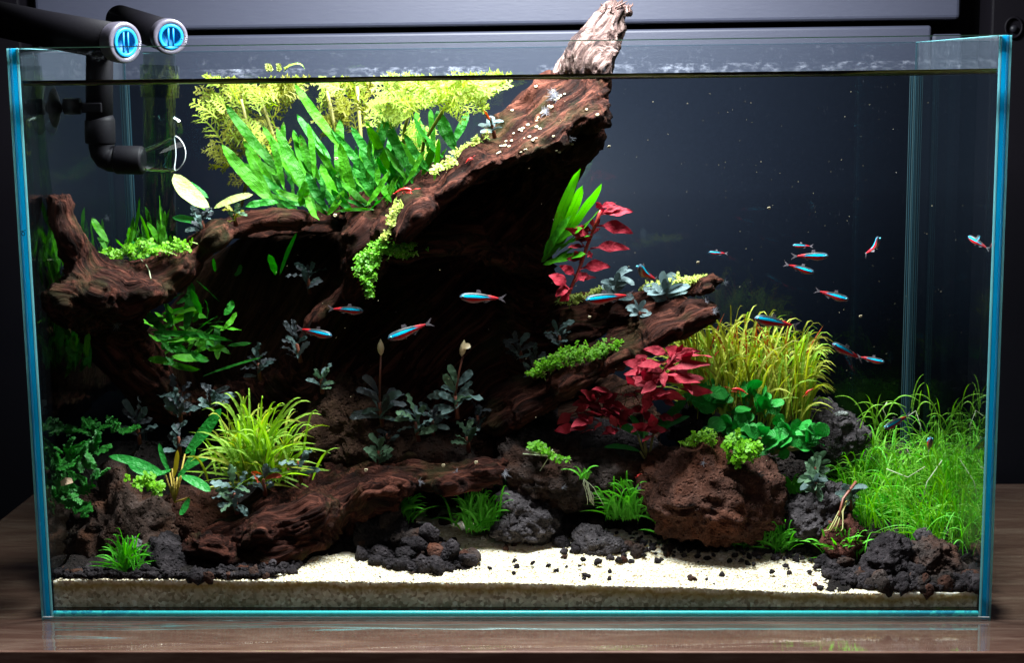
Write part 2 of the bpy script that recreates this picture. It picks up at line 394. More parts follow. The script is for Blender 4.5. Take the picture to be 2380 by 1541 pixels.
M['clear'] = glass_mat('clear_plastic', (.86, .92, .92), .07, .85, 1.8, .06)
M['smoke'] = glass_mat('clear_tube', (.70, .75, .72), .04, .6, 2.0, .05)
M['glass'] = glass_mat('glass_clear', (.985, .993, .99), .010, .9, 5)
M['glass_side'] = glass_mat('glass_side', (.90, .96, .94), .03, .75, 2.2)
M['water'] = glass_mat('water_surface', (.96, .99, .97), .02, .85, 5, .03)
# ================================================================== setting
# table top: dark brown boards, varnished; the tank mirrors in the varnish
t = NT('table_wood'); g = t.geo(); mp = t.n('ShaderNodeMapping'); mp.inputs['Scale'].default_value = (1.0, 7, 7); t.l(g, mp.inputs[0])
f = t.noise(mp.outputs[0], 9, 6, .6, 1.2); f2 = t.noise(mp.outputs[0], 45, 5, .7, .3)
c = t.ramp(t.math('ADD', t.math('MULTIPLY', f, .65), t.math('MULTIPLY', f2, .35)), [(.3, (.115, .045, .032)), (.5, (.22, .115, .082)), (.68, (.38, .24, .18))])
sx = t.n('ShaderNodeSeparateXYZ'); t.l(g, sx.inputs[0])
wn = t.noise(mp.outputs[0], 3.0, 2, .5, 1.5)
h = t.math('MULTIPLY', wn, t.math('MULTIPLY_ADD', sx.outputs[0], -1.6, .35))
h = t.math('ADD', t.math('MAXIMUM', h, 0), t.math('MULTIPLY', f2, .006))
p = t.bsdf(c, .5, .4, f2, .05, .15); gl = t.n('ShaderNodeBsdfGlossy'); gl.inputs['Roughness'].default_value = .03; lw = t.n('ShaderNodeLayerWeight'); lw.inputs['Blend'].default_value = .5; gm = t.n('ShaderNodeMixShader'); t.l(t.math('MULTIPLY_ADD', t.math('POWER', lw.outputs['Facing'], 1.5), 1.1, .04), gm.inputs[0]); t.l(p.outputs[0], gm.inputs[1]); t.l(gl.outputs[0], gm.inputs[2])
b = t.n('ShaderNodeBump'); b.inputs['Strength'].default_value = .6; b.inputs['Distance'].default_value = .006; t.l(h, b.inputs['Height']); t.l(b.outputs[0], gl.inputs['Normal'])
M['table'] = t.end(gm.outputs[0])
tb = thing('table', 'dark brown varnished wooden table top carrying the aquarium, its gloss mirroring the lit glass', 'table', (0, 14, -3.2))
bevel_box('table_top', (-41, 42, -5.6, 33.5, -1.0, -0.02), M['table'], tb, .12, 3)
M['table_side'] = plain('table_side', (.012, .01, .012), .5)
bevel_box('table_frame', (-40, 41, -4.6, 32.5, -9, -1.0), M['table_side'], tb, .1)

# cabinet behind
t = NT('grey_metal'); g = t.geo(); mp = t.n('ShaderNodeMapping'); mp.inputs['Scale'].default_value = (.3, 1, 1.5); t.l(g, mp.inputs[0]); f = t.noise(mp.outputs[0], 260, 4, .7)
f1 = t.noise(mp.outputs[0], 14, 3)
c = t.mix(f, (.033, .037, .060), (.048, .052, .078)); c = t.mix(f1, c, (.033, .037, .058), 'MIX')
M['grey_metal'] = t.end(t.bsdf(c, .5, .4, f, .02, .5).outputs[0])
M['dark_metal'] = plain('dark_metal', (.003, .0025, .004), .6, .08, nscale=500)
M['void'] = plain('cabinet_inside', (.004, .004, .005), .8, .1)
cb = thing('metal_cabinet', 'dark grey metal cabinet standing behind the aquarium with a wide drawer front', 'cabinet', (0, 45, -10))
def wx(px, py, y): return W(px, py, y)
YB = 38.0
def rect(x0, y0, x1, y1, y):                         # pixel corners -> world extents
    a = W(x0, y0, y); b = W(x1, y1, y); return min(a[0], b[0]), max(a[0], b[0]), min(a[2], b[2]), max(a[2], b[2])
x0, x1, z0, z1 = rect(82, 73, 2238, -120, YB)
bevel_box('drawer_front', (x0, x1, YB, YB+3, z0, z1), M['grey_metal'], cb, .35, 3)
xa, xb, za, zb = rect(82, 86, 2166, 176, YB)
bevel_box('frame_panel', (xa, xb, YB+.5, YB+3, za, zb), M['grey_metal'], cb, .25, 3)
xc, xd, zc, zd = rect(2171, 78, 2234, 300, YB)
bevel_box('upright', (xc, xd, YB+.5, YB+3, za, zd), M['grey_metal'], cb, .25, 3)
M['back_panel'] = plain('back_panel', (.0055, .0075, .013), .6, .10, nscale=300, var=.15)
mk('back_panel', *box(xa, xd, YB+.62, YB+2.6, -8, za+.4), M['back_panel'], cb)
mk('carcass', *box(-60, 60, YB+3.2, YB+4, -12, 60), M['void'], cb)
xs, xe, _, _ = rect(2303, 73, 2460, -20, YB-2)
bevel_box('side_post', (xs, xe, YB-2, YB+2, -8, 60), M['dark_metal'], cb, .2)
bevel_box('side_post', (-48, x0-.9, YB-1, YB+2, -8, 60), M['dark_metal'], cb, .2)
# bracket with a round hole on the post
th = np.linspace(0, 2*math.pi, 33)[:-1]; c0 = W(2355, 63, YB-2.05)
ring = np.stack([c0[0]+np.cos(th)*.66, np.full(32, YB-2.2), c0[2]+np.sin(th)*.8], 1); V, F = tubeq(np.vstack([ring, ring[:1]]), .12, 8)
br = mk('hook_plate', V, F, M['dark_metal'], cb)
V, F = tube([c0+(0, -.35, -.1), c0+(0, .1, -.1)], .28, 16); mk('bolt_head', V, F, M['dark_rubber'], br)

# ------------------------------------------------------------------ sand
t = NT('sand'); g = t.geo(); dep = t.att('depth')
vo = t.n('ShaderNodeTexVoronoi'); vo.inputs['Scale'].default_value = 480; t.l(g, vo.inputs['Vector'])
cv = t.n('ShaderNodeSeparateColor'); t.l(vo.outputs['Color'], cv.inputs[0]); rv = cv.outputs[0]
top = t.ramp(rv, [(.0, (.32, .24, .13)), (.2, (.62, .54, .39)), (.8, (.74, .67, .52)), (1, (.9, .86, .74))])
speck = t.ramp(t.noise(g, 900, 2), [(.66, (0, 0, 0)), (.72, (1, 1, 1))]); top = t.mix(t.math('MULTIPLY', speck, .6), top, (.16, .11, .07)); top = t.mix(t.math('MULTIPLY', t.ramp(t.noise(g, 150, 6, .75), [(.45, (0, 0, 0)), (.68, (1, 1, 1))]), .5), top, (.42, .34, .2))
n = t.noise(g, 60, 5, .7)
dd = t.math('ADD', dep, t.math('MULTIPLY', t.math('SUBTRACT', n, .5), .9))
deep = t.ramp(rv, [(.0, (.25, .2, .13)), (.4, (.55, .47, .34)), (.85, (.75, .68, .52)), (1, (.9, .86, .72))])
grn = t.ramp(t.noise(g, 14, 4), [(.45, (0, 0, 0)), (.65, (1, 1, 1))]); deep = t.mix(t.math('MULTIPLY', grn, .45), deep, (.12, .14, .05))
alg = t.mix(n, (.22, .13, .03), (.36, .28, .08)); algr = t.mix(rv, alg, (.42, .34, .14))
k1 = t.ramp(dd, [(.05, (0, 0, 0)), (.30, (1, 1, 1))]); k2 = t.ramp(dd, [(.40, (0, 0, 0)), (.8, (1, 1, 1))])
c = t.mix(k1, top, algr); c = t.mix(k2, c, deep)
hb = t.math('SUBTRACT', 1, vo.outputs['Distance'])
sp_s = t.bsdf(c, .7, .3, hb, .06, .8); sp_s.inputs['Subsurface Weight'].default_value = .55; sp_s.inputs['Subsurface Radius'].default_value = (1, .85, .6); sp_s.inputs['Subsurface Scale'].default_value = .012
M['sand'] = t.end(sp_s.outputs[0])
def grid_ground(name, x0, x1, y0, y1, step, hf, mat, skirt):
    xs_ = np.arange(x0, x1+1e-6, step); ys_ = np.arange(y0, y1+1e-6, step); nx, ny = len(xs_), len(ys_)
    X, Y = np.meshgrid(xs_, ys_); Z = hf(X, Y)
    V = np.stack([X, Y, Z], -1).reshape(-1, 3); i, j = np.meshgrid(np.arange(nx-1), np.arange(ny-1)); a = (j*nx+i).ravel()
    F = np.stack([a, a+1, a+nx+1, a+nx], 1); D = np.zeros(len(V))
    if skirt:
        rows = 14; z0_ = .62; k = len(V); fr = np.arange(rows)/(rows-1)
        zz = Z[0][None]*(1-fr[:, None]) + z0_*fr[:, None]; yy = np.full_like(zz, y0) - .0 + .03*vn(np.stack([np.tile(xs_, (rows, 1))*6, zz*6, zz*0], -1), 9)
        V2 = np.stack([np.tile(xs_, (rows, 1)), np.maximum(yy, .6), zz], -1).reshape(-1, 3); i, j = np.meshgrid(np.arange(nx-1), np.arange(rows-1)); a = (j*nx+i).ravel()+k
        F = np.concatenate([F, np.stack([a, a+nx, a+nx+1, a+1], 1)]); V = np.concatenate([V, V2]); D = np.concatenate([D, (Z[0][None]-zz).ravel()+.0])
    return mk(name, V, F, mat, att={'depth': D})
sand = tag(grid_ground('sand', -29.35, 29.35, .63, 23.3, .14, H, M['sand'], True), kind='structure')
def hsoil(X, Y):
    h = H(X, Y); px, py = proj(np.stack([X, Y, h], -1)); d = segdist(px, py, SANDP); s = np.where(inpoly(px, py, SANDP), -1, 1)*d + 15*vn(np.stack([px*.03, py*.045, px*0], -1), 31) + 7*vn(np.stack([px*.09, py*.13, px*0], -1), 32)
    P = np.stack([X, Y, h*0], -1)
    return h + .22*sm(s, 0, 25) - .5*sm(-s, -1, 22) + .10*vn(P*1.7, 4)*sm(s, 0, 20) + .08*vn(P*4.5, 6)*sm(s, 0, 20)
soil = tag(grid_ground('soil', -29.3, 29.3, .8, 23.2, .17, hsoil, M['soil'], False), kind='structure')
# loose grains of sand heaped against the front glass and over the bed
def scatter(name, P, r, mat, sub=1, sq=(1, 1, .8), kind='stuff', jit=.35, label=None):
    V0, F0 = ico(sub) if sub else (np.array([[1, 0, 0], [-1, 0, 0], [0, 1, 0], [0, -1, 0], [0, 0, 1], [0, 0, -1.]]), np.array([[0, 2, 4], [2, 1, 4], [1, 3, 4], [3, 0, 4], [2, 0, 5], [1, 2, 5], [3, 1, 5], [0, 3, 5]]))
    n = len(P); k = len(V0); R = rng.normal(size=(n, 3, 3)); R, _ = np.linalg.qr(R)
    J = 1 + rng.uniform(-jit, jit, (n, k, 1)); sc_ = 1 + rng.uniform(-.3, .3, (n, 1, 3))
    V = np.einsum('nij,nkj->nki', R, V0[None]*J*sc_)*np.asarray(r).reshape(-1, 1, 1)*np.array(sq) + P[:, None]
    F = (F0[None] + (np.arange(n)*k)[:, None, None]).reshape(-1, F0.shape[1])
    o = mk(name, V.reshape(-1, 3), F, mat); tag(o, label, None, None, kind); return o
n = 26000; X = rng.uniform(-29.2, 29.2, n); Y = .66+rng.exponential(1.6, n); Y = np.clip(Y, .66, 20); Z = H(X, Y); px, py = proj(np.stack([X, Y, Z], -1)); k = inpoly(px, py, SANDP)
t = NT('grain'); t1 = t.geo(); M['grain'] = t.end(t.bsdf(t.ramp(t.noise(t1, 500, 2), [(.32, (.22, .16, .08)), (.45, (.6, .51, .34)), (.58, (.74, .66, .50)), (.7, (.85, .80, .68))]), .5, .4).outputs[0])
scatter('sand_grains', np.stack([X, Y, Z+.01], -1)[k], rng.uniform(.04, .12, k.sum()), M['grain'], 0)
# soil granules
pts = []
for (a0, b0, a1, b1, cnt) in ((1900, 1090, 2290, 1260, 5200), (1620, 1010, 1960, 1200, 1400), (2140, 1230, 2290, 1370, 1300), (300, 900, 1500, 1180, 1500)):
    for _ in range(int(cnt)): pts.append((rng.uniform(a0, a1), rng.uniform(b0, b1)))
pts = np.array(pts)
ysol = np.linspace(.8, 23, 120); P = W(np.repeat(pts[:, :1], 120, 1), np.repeat(pts[:, 1:], 120, 1), np.tile(ysol, (len(pts), 1)))
dz = P[..., 2] - H(P[..., 0], P[..., 1]); ii = np.argmax(dz <= 0, 1); ok = (dz[:, -1] <= 0) & (ii > 0)
Pg = P[np.arange(len(pts)), ii][ok]; Pg = Pg[np.abs(Pg[:, 0]) < 29]
px, py = proj(Pg); Pg = Pg[~inpoly(px, py, SANDP)]
Pg[:, 2] = H(Pg[:, 0], Pg[:, 1]) + .30 + rng.uniform(-.05, .1, len(Pg))
scatter('soil_granules', Pg, rng.uniform(.12, .20, len(Pg)), M['soil'], 1, jit=.12)

# ================================================================== aquarium
D = 24.0; GT = .6; HW = 30.0; HT = 36.0; WL = 33.93
aq = thing('aquarium', 'rimless clear glass aquarium with glowing cyan edges, standing on the wooden table', 'aquarium', (0, 12, 0))
mk('front_pane', *box(-HW+.02, HW-.02, 0, GT, .62, HT), M['glass'], aq, smooth=False)
M['glass_back'] = glass_mat('glass_back', (.84, .88, .90), .015, .9, 5)
mk('back_pane', *box(-HW+GT, HW-GT, D-GT, D, .62, HT), M['glass_back'], aq, smooth=False)
for s in (-1, 1):
    mk('side_pane', *box(min(s*HW, s*(HW-GT)), max(s*HW, s*(HW-GT)), GT+.03, D, .62, HT), M['glass_side'], aq, smooth=False)
mk('bottom_pane', *box(-HW+.02, HW-.02, .03, D, .03, .58), M['glass'], aq, smooth=False)
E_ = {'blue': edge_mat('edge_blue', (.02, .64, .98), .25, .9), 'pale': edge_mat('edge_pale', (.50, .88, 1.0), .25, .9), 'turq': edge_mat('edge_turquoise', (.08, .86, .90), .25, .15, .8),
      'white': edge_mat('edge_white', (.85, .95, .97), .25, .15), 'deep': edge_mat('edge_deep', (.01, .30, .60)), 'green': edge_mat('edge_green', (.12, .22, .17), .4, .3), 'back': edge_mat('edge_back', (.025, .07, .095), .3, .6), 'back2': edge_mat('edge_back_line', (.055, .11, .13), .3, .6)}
def strip(name, x0, x1, z0, z1, y, mat, th=.04, par=aq): return mk(name, *box(x0, x1, y, y+th, z0, z1), mat, par, smooth=False)
for s in (-1, 1):
    def sx_(a, b): return (min(s*a, s*b), max(s*a, s*b))
    strip('side_edge', *sx_(29.83, 29.44), .03, HT, -.03, E_['blue'])
    strip('edge_line', *sx_(30.0, 29.86), .0, HT, -.04, E_['pale'])
    strip('edge_line', *sx_(29.80, 29.70), .04, HT, -.045, E_['pale'])
    strip('silicone_line', *sx_(29.41, 29.26), .24, HT, -.03, E_['pale'])
def bead(name, x0, x1, z0, z1, bulge, mat):          # polished, slightly rounded edge facing the viewer and the light above
    ph = np.linspace(0, 1, 9)*math.pi; xs_ = np.linspace(x0, x1, 60); V = np.array([[x, -.02-bulge*math.sin(p_), (z0+z1)/2+(z1-z0)/2*math.cos(p_)] for p_ in ph for x in xs_])
    i, j = np.meshgrid(np.arange(59), np.arange(8)); a = (j*60+i).ravel(); return mk(name, V, np.stack([a, a+60, a+61, a+1], 1), mat, aq)
bead('bottom_edge', -29.2, 29.2, .24, .60, .16, E_['turq'])
bead('edge_line', -29.9, 29.9, .13, .235, .10, E_['white'])
bead('edge_line', -29.9, 29.9, .02, .12, .05, E_['pale'])
strip('rim_edge', -29.3, 29.3, HT, HT+.05, .0, E_['green'], .5)
strip('rim_edge', -29.3, 29.3, HT, HT+.03, D-GT, E_['back'], .55)
for s in (-1, 1):
    mk('rim_edge', *box(min(s*29.95, s*29.45), max(s*29.95, s*29.45), GT, D, HT, HT+.03), E_['pale'], aq)
# silicone seams in the two rear corners
for s in (-1, 1):
    for q, (a, b, m) in enumerate(((29.38, 29.30, 'back'), (29.26, 29.20, 'back2'), (29.12, 29.04, 'back'), (28.96, 28.93, 'back2'))):
        if s == -1 and q > 2: continue
        x0, x1 = sorted((s*a, s*b)); strip('silicone_seam', x0, x1, .9, WL if q else HT, D-GT-.12, E_[m], .1)
# tiny makers mark etched on the edge: a small ring under a bar
c0 = W(77.5, 539, -.06); th = np.linspace(0, 2*math.pi, 17); ringp = np.stack([c0[0]+np.cos(th)*.10, np.full(17, -.06), c0[2]-.10+np.sin(th)*.11], 1)
c0x = -29.66; ringp[:, 0] += c0x - c0[0]
M['ink'] = plain('mark_ink', (.01, .02, .03), .6)
mp_ = join([tubeq(ringp, .022, 6), tubeq(np.array([[c0x-.12, -.06, c0[2]+.05], [c0x, -.06, c0[2]+.06], [c0x+.16, -.06, c0[2]+.12]]), .022, 6)])
mk('etched_mark', mp_[0], mp_[1], M['ink'], aq)
# lime stains and splashes on the dry glass above the water
M['stain'] = stain_mat('lime_stain', 260, .56, .74, amount=.22, blotch=45, bl0=.45)
M['stain2'] = stain_mat('lime_line', 170, .48, .70, streak=(1, 1, 2.0), amount=.5, blotch=28, bl0=.42)
M['film'] = stain_mat('glass_film', 900, .64, .72, streak=(1, 1, .25), amount=.10, blotch=25)
M['film2'] = stain_mat('glass_haze', 5, .2, .9, col=(.42, .5, .55), streak=(1, 1, .5), amount=.05, blotch=4)
def sheet(name, x0, x1, y, z0, z1, mat, par=aq): return mk(name, np.array([[x0, y, z0], [x1, y, z0], [x1, y, z1], [x0, y, z1]], float), np.array([[0, 1, 2, 3]]), mat, par)
sheet('lime_stain', -29.3, 29.3, D-GT-.012, WL+.02, HT-.1, M['stain'])
sheet('lime_stain', -29.3, 29.3, D-GT-.016, WL+.02, WL+.75, M['stain2'])
sheet('lime_stain', -29.3, 29.3, GT+.012, WL+.05, HT-.2, M['stain'])
for s in (-1, 1): mk('lime_stain', np.array([[s*29.38, .7, WL+.02], [s*29.38, D-.7, WL+.02], [s*29.38, D-.7, HT-.05], [s*29.38, .7, HT-.05]]), np.array([[0, 1, 2, 3]]), M['stain'], aq)
for s in (-1, 1): mk('glass_film', np.array([[s*29.37, .7, 3], [s*29.37, D-.7, 4], [s*29.37, D-.7, WL-.3], [s*29.37, .7, WL-.3]]), np.array([[0, 1, 2, 3]]), M['film'], aq)
sheet('glass_film', -29.3, 29.3, D-GT-.02, 4, WL-.3, M['film'])
# water: surface sheet and the climbing lip along the glass, reflections painted into its colour
xs_ = np.linspace(-29.38, 29.38, 240); ys_ = np.linspace(.62, D-.62, 60); X, Y = np.meshgrid(xs_, ys_)
Z = WL + .03*vn(np.stack([X*.3, Y*.5, X*0], -1), 8); V = np.stack([X, Y, Z], -1).reshape(-1, 3); i, j = np.meshgrid(np.arange(239), np.arange(59)); a = (j*240+i).ravel()
tag(mk('water', V, np.stack([a, a+1, a+241, a+240], 1), M['water']), kind='structure')
t = NT('meniscus_reflection'); g = t.geo(); mp = t.n('ShaderNodeMapping'); mp.inputs['Scale'].default_value = (.12, 1, 4); t.l(g, mp.inputs[0]); f = t.noise(mp.outputs[0], 110, 4, .6, .5)
c = t.ramp(f, [(.38, (.008, .008, .006)), (.5, (.03, .022, .018)), (.55, (.14, .16, .02)), (.64, (.45, .48, .16))])  # dark and yellow-green streaks stand for reflections of the planting below
M['meniscus_reflection'] = t.end(t.bsdf(c, .15, .6).outputs[0])
xx = np.linspace(-29.38, 29.38, 160); prof = [(.0, .13), (.04, .0), (.12, -.09), (.3, -.16), (.5, -.20)]
wob = .03*vn(np.stack([xx*.25, xx*0, xx*0], -1), 12)
V = np.array([[x, GT+.02+p_[0]*.8, WL+p_[1]+wob[i]*(1 if p_[1] < 0 else .3)] for p_ in prof for i, x in enumerate(xx)]); i, j = np.meshgrid(np.arange(159), np.arange(4)); a = (j*160+i).ravel()
tag(mk('water', V, np.stack([a, a+160, a+161, a+1], 1), M['meniscus_reflection']), kind='structure')
# ================================================================== filter pipes
def lathe_cap(par, c, ax, up, R, letters):
    """round pipe end: grey ring, cyan screw insert with two bars across a dark well. ax points out of the pipe."""
    ax = unit(ax); a = unit(np.cross(ax, up)); b = np.cross(a, ax); th = np.arange(48)*2*math.pi/48
    def rings(pr):
        V = np.concatenate([c + ax*h_ + (np.cos(th)[:, None]*a + np.sin(th)[:, None]*b)*r_ for r_, h_ in pr]); j = np.arange(48); k = (j+1) % 48
        F = np.concatenate([np.stack([i*48+j, i*48+k, (i+1)*48+k, (i+1)*48+j], 1) for i in range(len(pr)-1)]); return V, F
    V, F = rings([(R*.97, -1.0), (R, -.5), (R, -.12), (R*.97, 0), (R*.74, .0), (R*.72, -.1)]); rg = mk('end_ring', V, F, M['ring_grey'], par)
    V, F = rings([(R*.73, -.2), (R*.72, .03), (R*.69, .08), (R*.55, .08), (R*.52, .02), (R*.50, -.45), (R*.0+.01, -.5)]); cp = mk('screw_insert', V, F, M['cyan_plastic'], par)
    for q in (-.14, .14):
        p0, p1 = c+a*q*R+b*R*.51, c+a*q*R-b*R*.51
        V, F = tube([p0+ax*.0, p1+ax*.0], R*.055, 6); mk('cross_bar', V, F, M['cyan_plastic'], cp)
    V, F = tube([c-a*R*.62-b*R*.1+ax*.085, c-a*R*.62-b*R*.1+ax*.095], R*.04, 10); mk('index_dot', V, F, M['ink'], cp)
    if letters:
        fc = bpy.data.curves.new('txt', 'FONT'); fc.body = letters; fc.size = R*.22*S; fc.extrude = .0001; fc.align_x = 'CENTER'; fc.align_y = 'CENTER'
        fo = bpy.data.objects.new('txt', fc); COL.objects.link(fo); dg = bpy.context.evaluated_depsgraph_get(); me = bpy.data.meshes.new_from_object(fo.evaluated_get(dg)); bpy.data.objects.remove(fo)
        o = bpy.data.objects.new('embossed_lettering', me); COL.objects.link(o); me.materials.clear(); me.materials.append(M['dry_print']); o.parent = rg
        ang = math.radians(188); pos = c + (math.cos(ang)*a + math.sin(ang)*b)*R*.86 + ax*.02; up_ = math.cos(ang)*a + math.sin(ang)*b   # letters follow the ring
        xr = unit(np.cross(up_, ax)); Mx = np.eye(4); Mx[:3, 0] = xr; Mx[:3, 1] = up_; Mx[:3, 2] = ax; Mx[:3, 3] = (pos - base_of(rg))*S; o.matrix_local = Matrix(Mx.tolist())
M['dry_print'] = plain('dry_print', (.22, .22, .26), .5)
# outflow
PY = 6.5; axv = unit(np.array([.82, -.57, -.05]))
c1 = W(292, 98, 4.2); R1 = cm(47.5, 4.2)
pf = thing('outflow_pipe', 'black filter outflow pipe with a cyan screw cap and a clear spout under water', 'filter pipe', (c1[0]-3, 6, 25), 'filter pipes')
V, F = tube([c1-axv*14+np.array([0, 0, 1.3]), c1-axv*8+np.array([0, 0, .65]), c1-axv*.9], [R1*.93]*3, 40); mk('cross_pipe', V, F, M['black_plastic'], pf)
lathe_cap(pf, c1, axv, np.array([0, 0, 1.]), R1, 'MAX')
def P_(px, py, y): return W(px, py, y)
def vtube(name, pl, rl, mat, n=32): V, F = tube([P_(*q) for q in pl], rl, n); return mk(name, V, F, mat, pf)
r30 = cm(31, PY)
vtube('down_pipe', [(232, 95, PY), (231, 180, PY), (231, 285, PY)], [r30]*3, M['black_plastic'])
vtube('collar', [(231, 276, PY), (232, 279, PY), (233, 330, PY), (233, 334, PY)], [r30*1.05, r30*1.13, r30*1.13, r30*1.05], M['black_plastic'])
el = [(235, 325, PY), (236, 340, PY), (239, 354, PY), (246, 364, PY), (257, 369, PY), (272, 371, PY)]
vtube('elbow', el, [r30*.97]*6, M['black_plastic'])
vtube('sleeve', [(268, 371, PY), (272, 371, PY), (328, 372, PY), (333, 372, PY)], [r30*1.0, r30*1.08, r30*1.08, r30*1.0], M['black_plastic'])
# clear spout: round at the sleeve, opening into a tall flat lip
V = []; n = 30; th = np.arange(n)*2*math.pi/n
for k_, (px, py, hh, wd, cut) in enumerate([(322, 371, 25, 1, 0), (335, 371, 26, 1, 0), (355, 368, 31, .85, 4), (380, 364, 36, .6, 10), (402, 360, 40, .4, 20), (420, 356, 40, .25, 34)]):
    for q in th:
        x_ = px + (cut*.4*math.cos(q*1.0) if cut else 0) - cut*.35*(math.sin(q)**2); V.append(W(x_, py-hh*math.sin(q), PY) + np.array([0, -cm(hh*wd, PY)*math.cos(q)*.9, 0]))
V = np.array(V); j = np.arange(n); k2 = (j+1) % n; F = np.concatenate([np.stack([i*n+j, i*n+k2, (i+1)*n+k2, (i+1)*n+j], 1) for i in range(5)])
sp = mk('spout', V, F, M['clear'], pf)
lip = V[-n:]; V, F = tubeq(np.vstack([lip, lip[:1]]), .035, 6); mk('spout_lip', V, F, E_['white'], sp)
# suction cup on the side glass
def cup(par, cx, zc, R, yc, dirx, mat, stem=True):
    pr = [(0.02, .75), (.25, .72), (.45, .55), (R*.6, .32), (R*.9, .08), (R, 0), (R*.9, .04), (R*.5, .22), (.02, .3)]; th = np.arange(36)*2*math.pi/36
    V = np.concatenate([np.stack([np.full(36, cx+dirx*h_), yc+np.cos(th)*r_, zc+np.sin(th)*r_], 1) for r_, h_ in pr]); j = np.arange(36); k = (j+1) % 36
    F = np.concatenate([np.stack([i*36+j, i*36+k, (i+1)*36+k, (i+1)*36+j], 1) for i in range(len(pr)-1)]); return mk('suction_cup', V, F, mat, par)
cz = W(130, 250, PY)[2]; cx_ = W(125, 250, PY)[0]
# stands off the side glass by the width of its holder
pad = cup(pf, cx_-.2, cz, cm(64, PY), PY, 1, M['dark_rubber'])
V, F = tube([(-29.38, PY, cz), (cx_, PY, cz)], cm(14, PY), 18); mk('suction_foot', V, F, M['clear'], pf)
a0, a1 = W(150, 247, PY), W(186, 246, PY); V, F = tube([a0, a1], cm(19, PY), 20); mk('cup_neck', V, F, M['dark_rubber'], pf)
a0, a1 = W(183, 246, PY), W(206, 246, PY); V, F = tube([a0, a1], cm(9, PY), 14); mk('cup_pin', V, F, M['dark_rubber'], pf)
a0 = W(190, 262, PY-.9); a1 = W(236, 238, PY-.9); bevel_box('pipe_clip', (a0[0], a1[0], PY-1.0, PY-.75, a0[2], a1[2]), M['black_plastic'], pf, .08)
# intake
c2 = W(397, 85, 12.5); R2 = cm(41, 12.5); ax2 = unit(np.array([.50, -.86, -.12]))
pi_ = thing('intake_pipe', 'clear filter intake tube with a cyan capped black elbow, behind the black outflow', 'filter pipe', (c2[0]-1.5, 14, 12), 'filter pipes')
V, F = tube([c2-ax2*13, c2-ax2*.9], [R2*.92]*2, 36); mk('cross_pipe', V, F, M['black_plastic'], pi_)
lathe_cap(pi_, c2, ax2, np.array([0, 0, 1.]), R2, 'MAX')
YI = 15.0
V, F = tubeq(np.array([W(371, y_, YI) for y_ in (120, 180, 300, 420, 560, 640)]), cm(38, YI), 32); mk('intake_tube', V, F, M['smoke'], pi_)
V, F = tubeq(np.array([W(371, y_, YI) for y_ in (150, 226)]), cm(45, YI), 32); mk('tube_socket', V, F, M['smoke'], pi_)
V, F = tubeq(np.array([W(371, y_, YI) for y_ in (508, 516, 640)]), cm(41, YI), 32); mk('strainer_sleeve', V, F, M['smoke'], pi_)
cc = W(388, 300, YI+2); th = np.arange(36)*2*math.pi/36
pr = [(.05, -.3), (.8, -.25), (1.1, 0), (1.14, .05)]; V = np.concatenate([np.stack([cc[0]+np.cos(th)*r_, np.full(36, cc[1]+h_), cc[2]+np.sin(th)*r_], 1) for r_, h_ in pr]); j = np.arange(36); k = (j+1) % 36
mk('suction_disc', V, np.concatenate([np.stack([i*36+j, i*36+k, (i+1)*36+k, (i+1)*36+j], 1) for i in range(3)]), M['clear'], pi_)

# ================================================================== driftwood
def idw(px, py, ctrl):
    w_ = 0; s_ = 0
    for (cx, cy_, y) in ctrl:
        k = 1/((px-cx)**2+(py-cy_)**2+400)**1.6; w_ = w_+k; s_ = s_+k*y
    return s_/w_
def pillow(poly, ctrl, T, R, step=6, seed=0, minT=.12):
    """a solid slab: outline on the picture plane, thickness T cm rounded over R px, its middle at the depths of ctrl"""
    poly = np.asarray(poly, float); lo = poly.min(0)-step; hi = poly.max(0)+step
    gx = np.arange(lo[0], hi[0], step); gy = np.arange(lo[1], hi[1], step); X, Y = np.meshgrid(gx, gy); ins = inpoly(X, Y, poly); d = segdist(X, Y, poly)
    near = (~ins) & (d < step*.55); ins = ins | near; d = np.where(near, 0, d)
    t_ = T*np.sqrt(np.clip(1-(1-np.clip(d/R, 0, 1))**2, 0, 1)) + minT
    yc = idw(X, Y, ctrl) + .25*vn(np.stack([X*.012, Y*.012, X*0+seed], -1), 2)
    A = W(X, Y, yc - t_); B = W(X, Y, yc + t_)
    idx = -np.ones(X.shape, int); idx[ins] = np.arange(ins.sum()); nA = ins.sum()
    q = ins[:-1, :-1] & ins[1:, :-1] & ins[:-1, 1:] & ins[1:, 1:]; a = idx[:-1, :-1][q]; b = idx[:-1, 1:][q]; c = idx[1:, 1:][q]; e = idx[1:, :-1][q]
    Ff = np.stack([a, e, c, b], 1); Fb = Ff[:, ::-1] + nA
    ed = np.concatenate([Ff[:, [0, 1]], Ff[:, [1, 2]], Ff[:, [2, 3]], Ff[:, [3, 0]]]); key = {}
    for u_, v_ in ed.tolist(): key[(u_, v_)] = 1
    side = np.array([[v_, u_, u_+nA, v_+nA] for (u_, v_) in key if (v_, u_) not in key])
    return np.concatenate([A[ins], B[ins]]), np.concatenate([Ff, Fb, side])
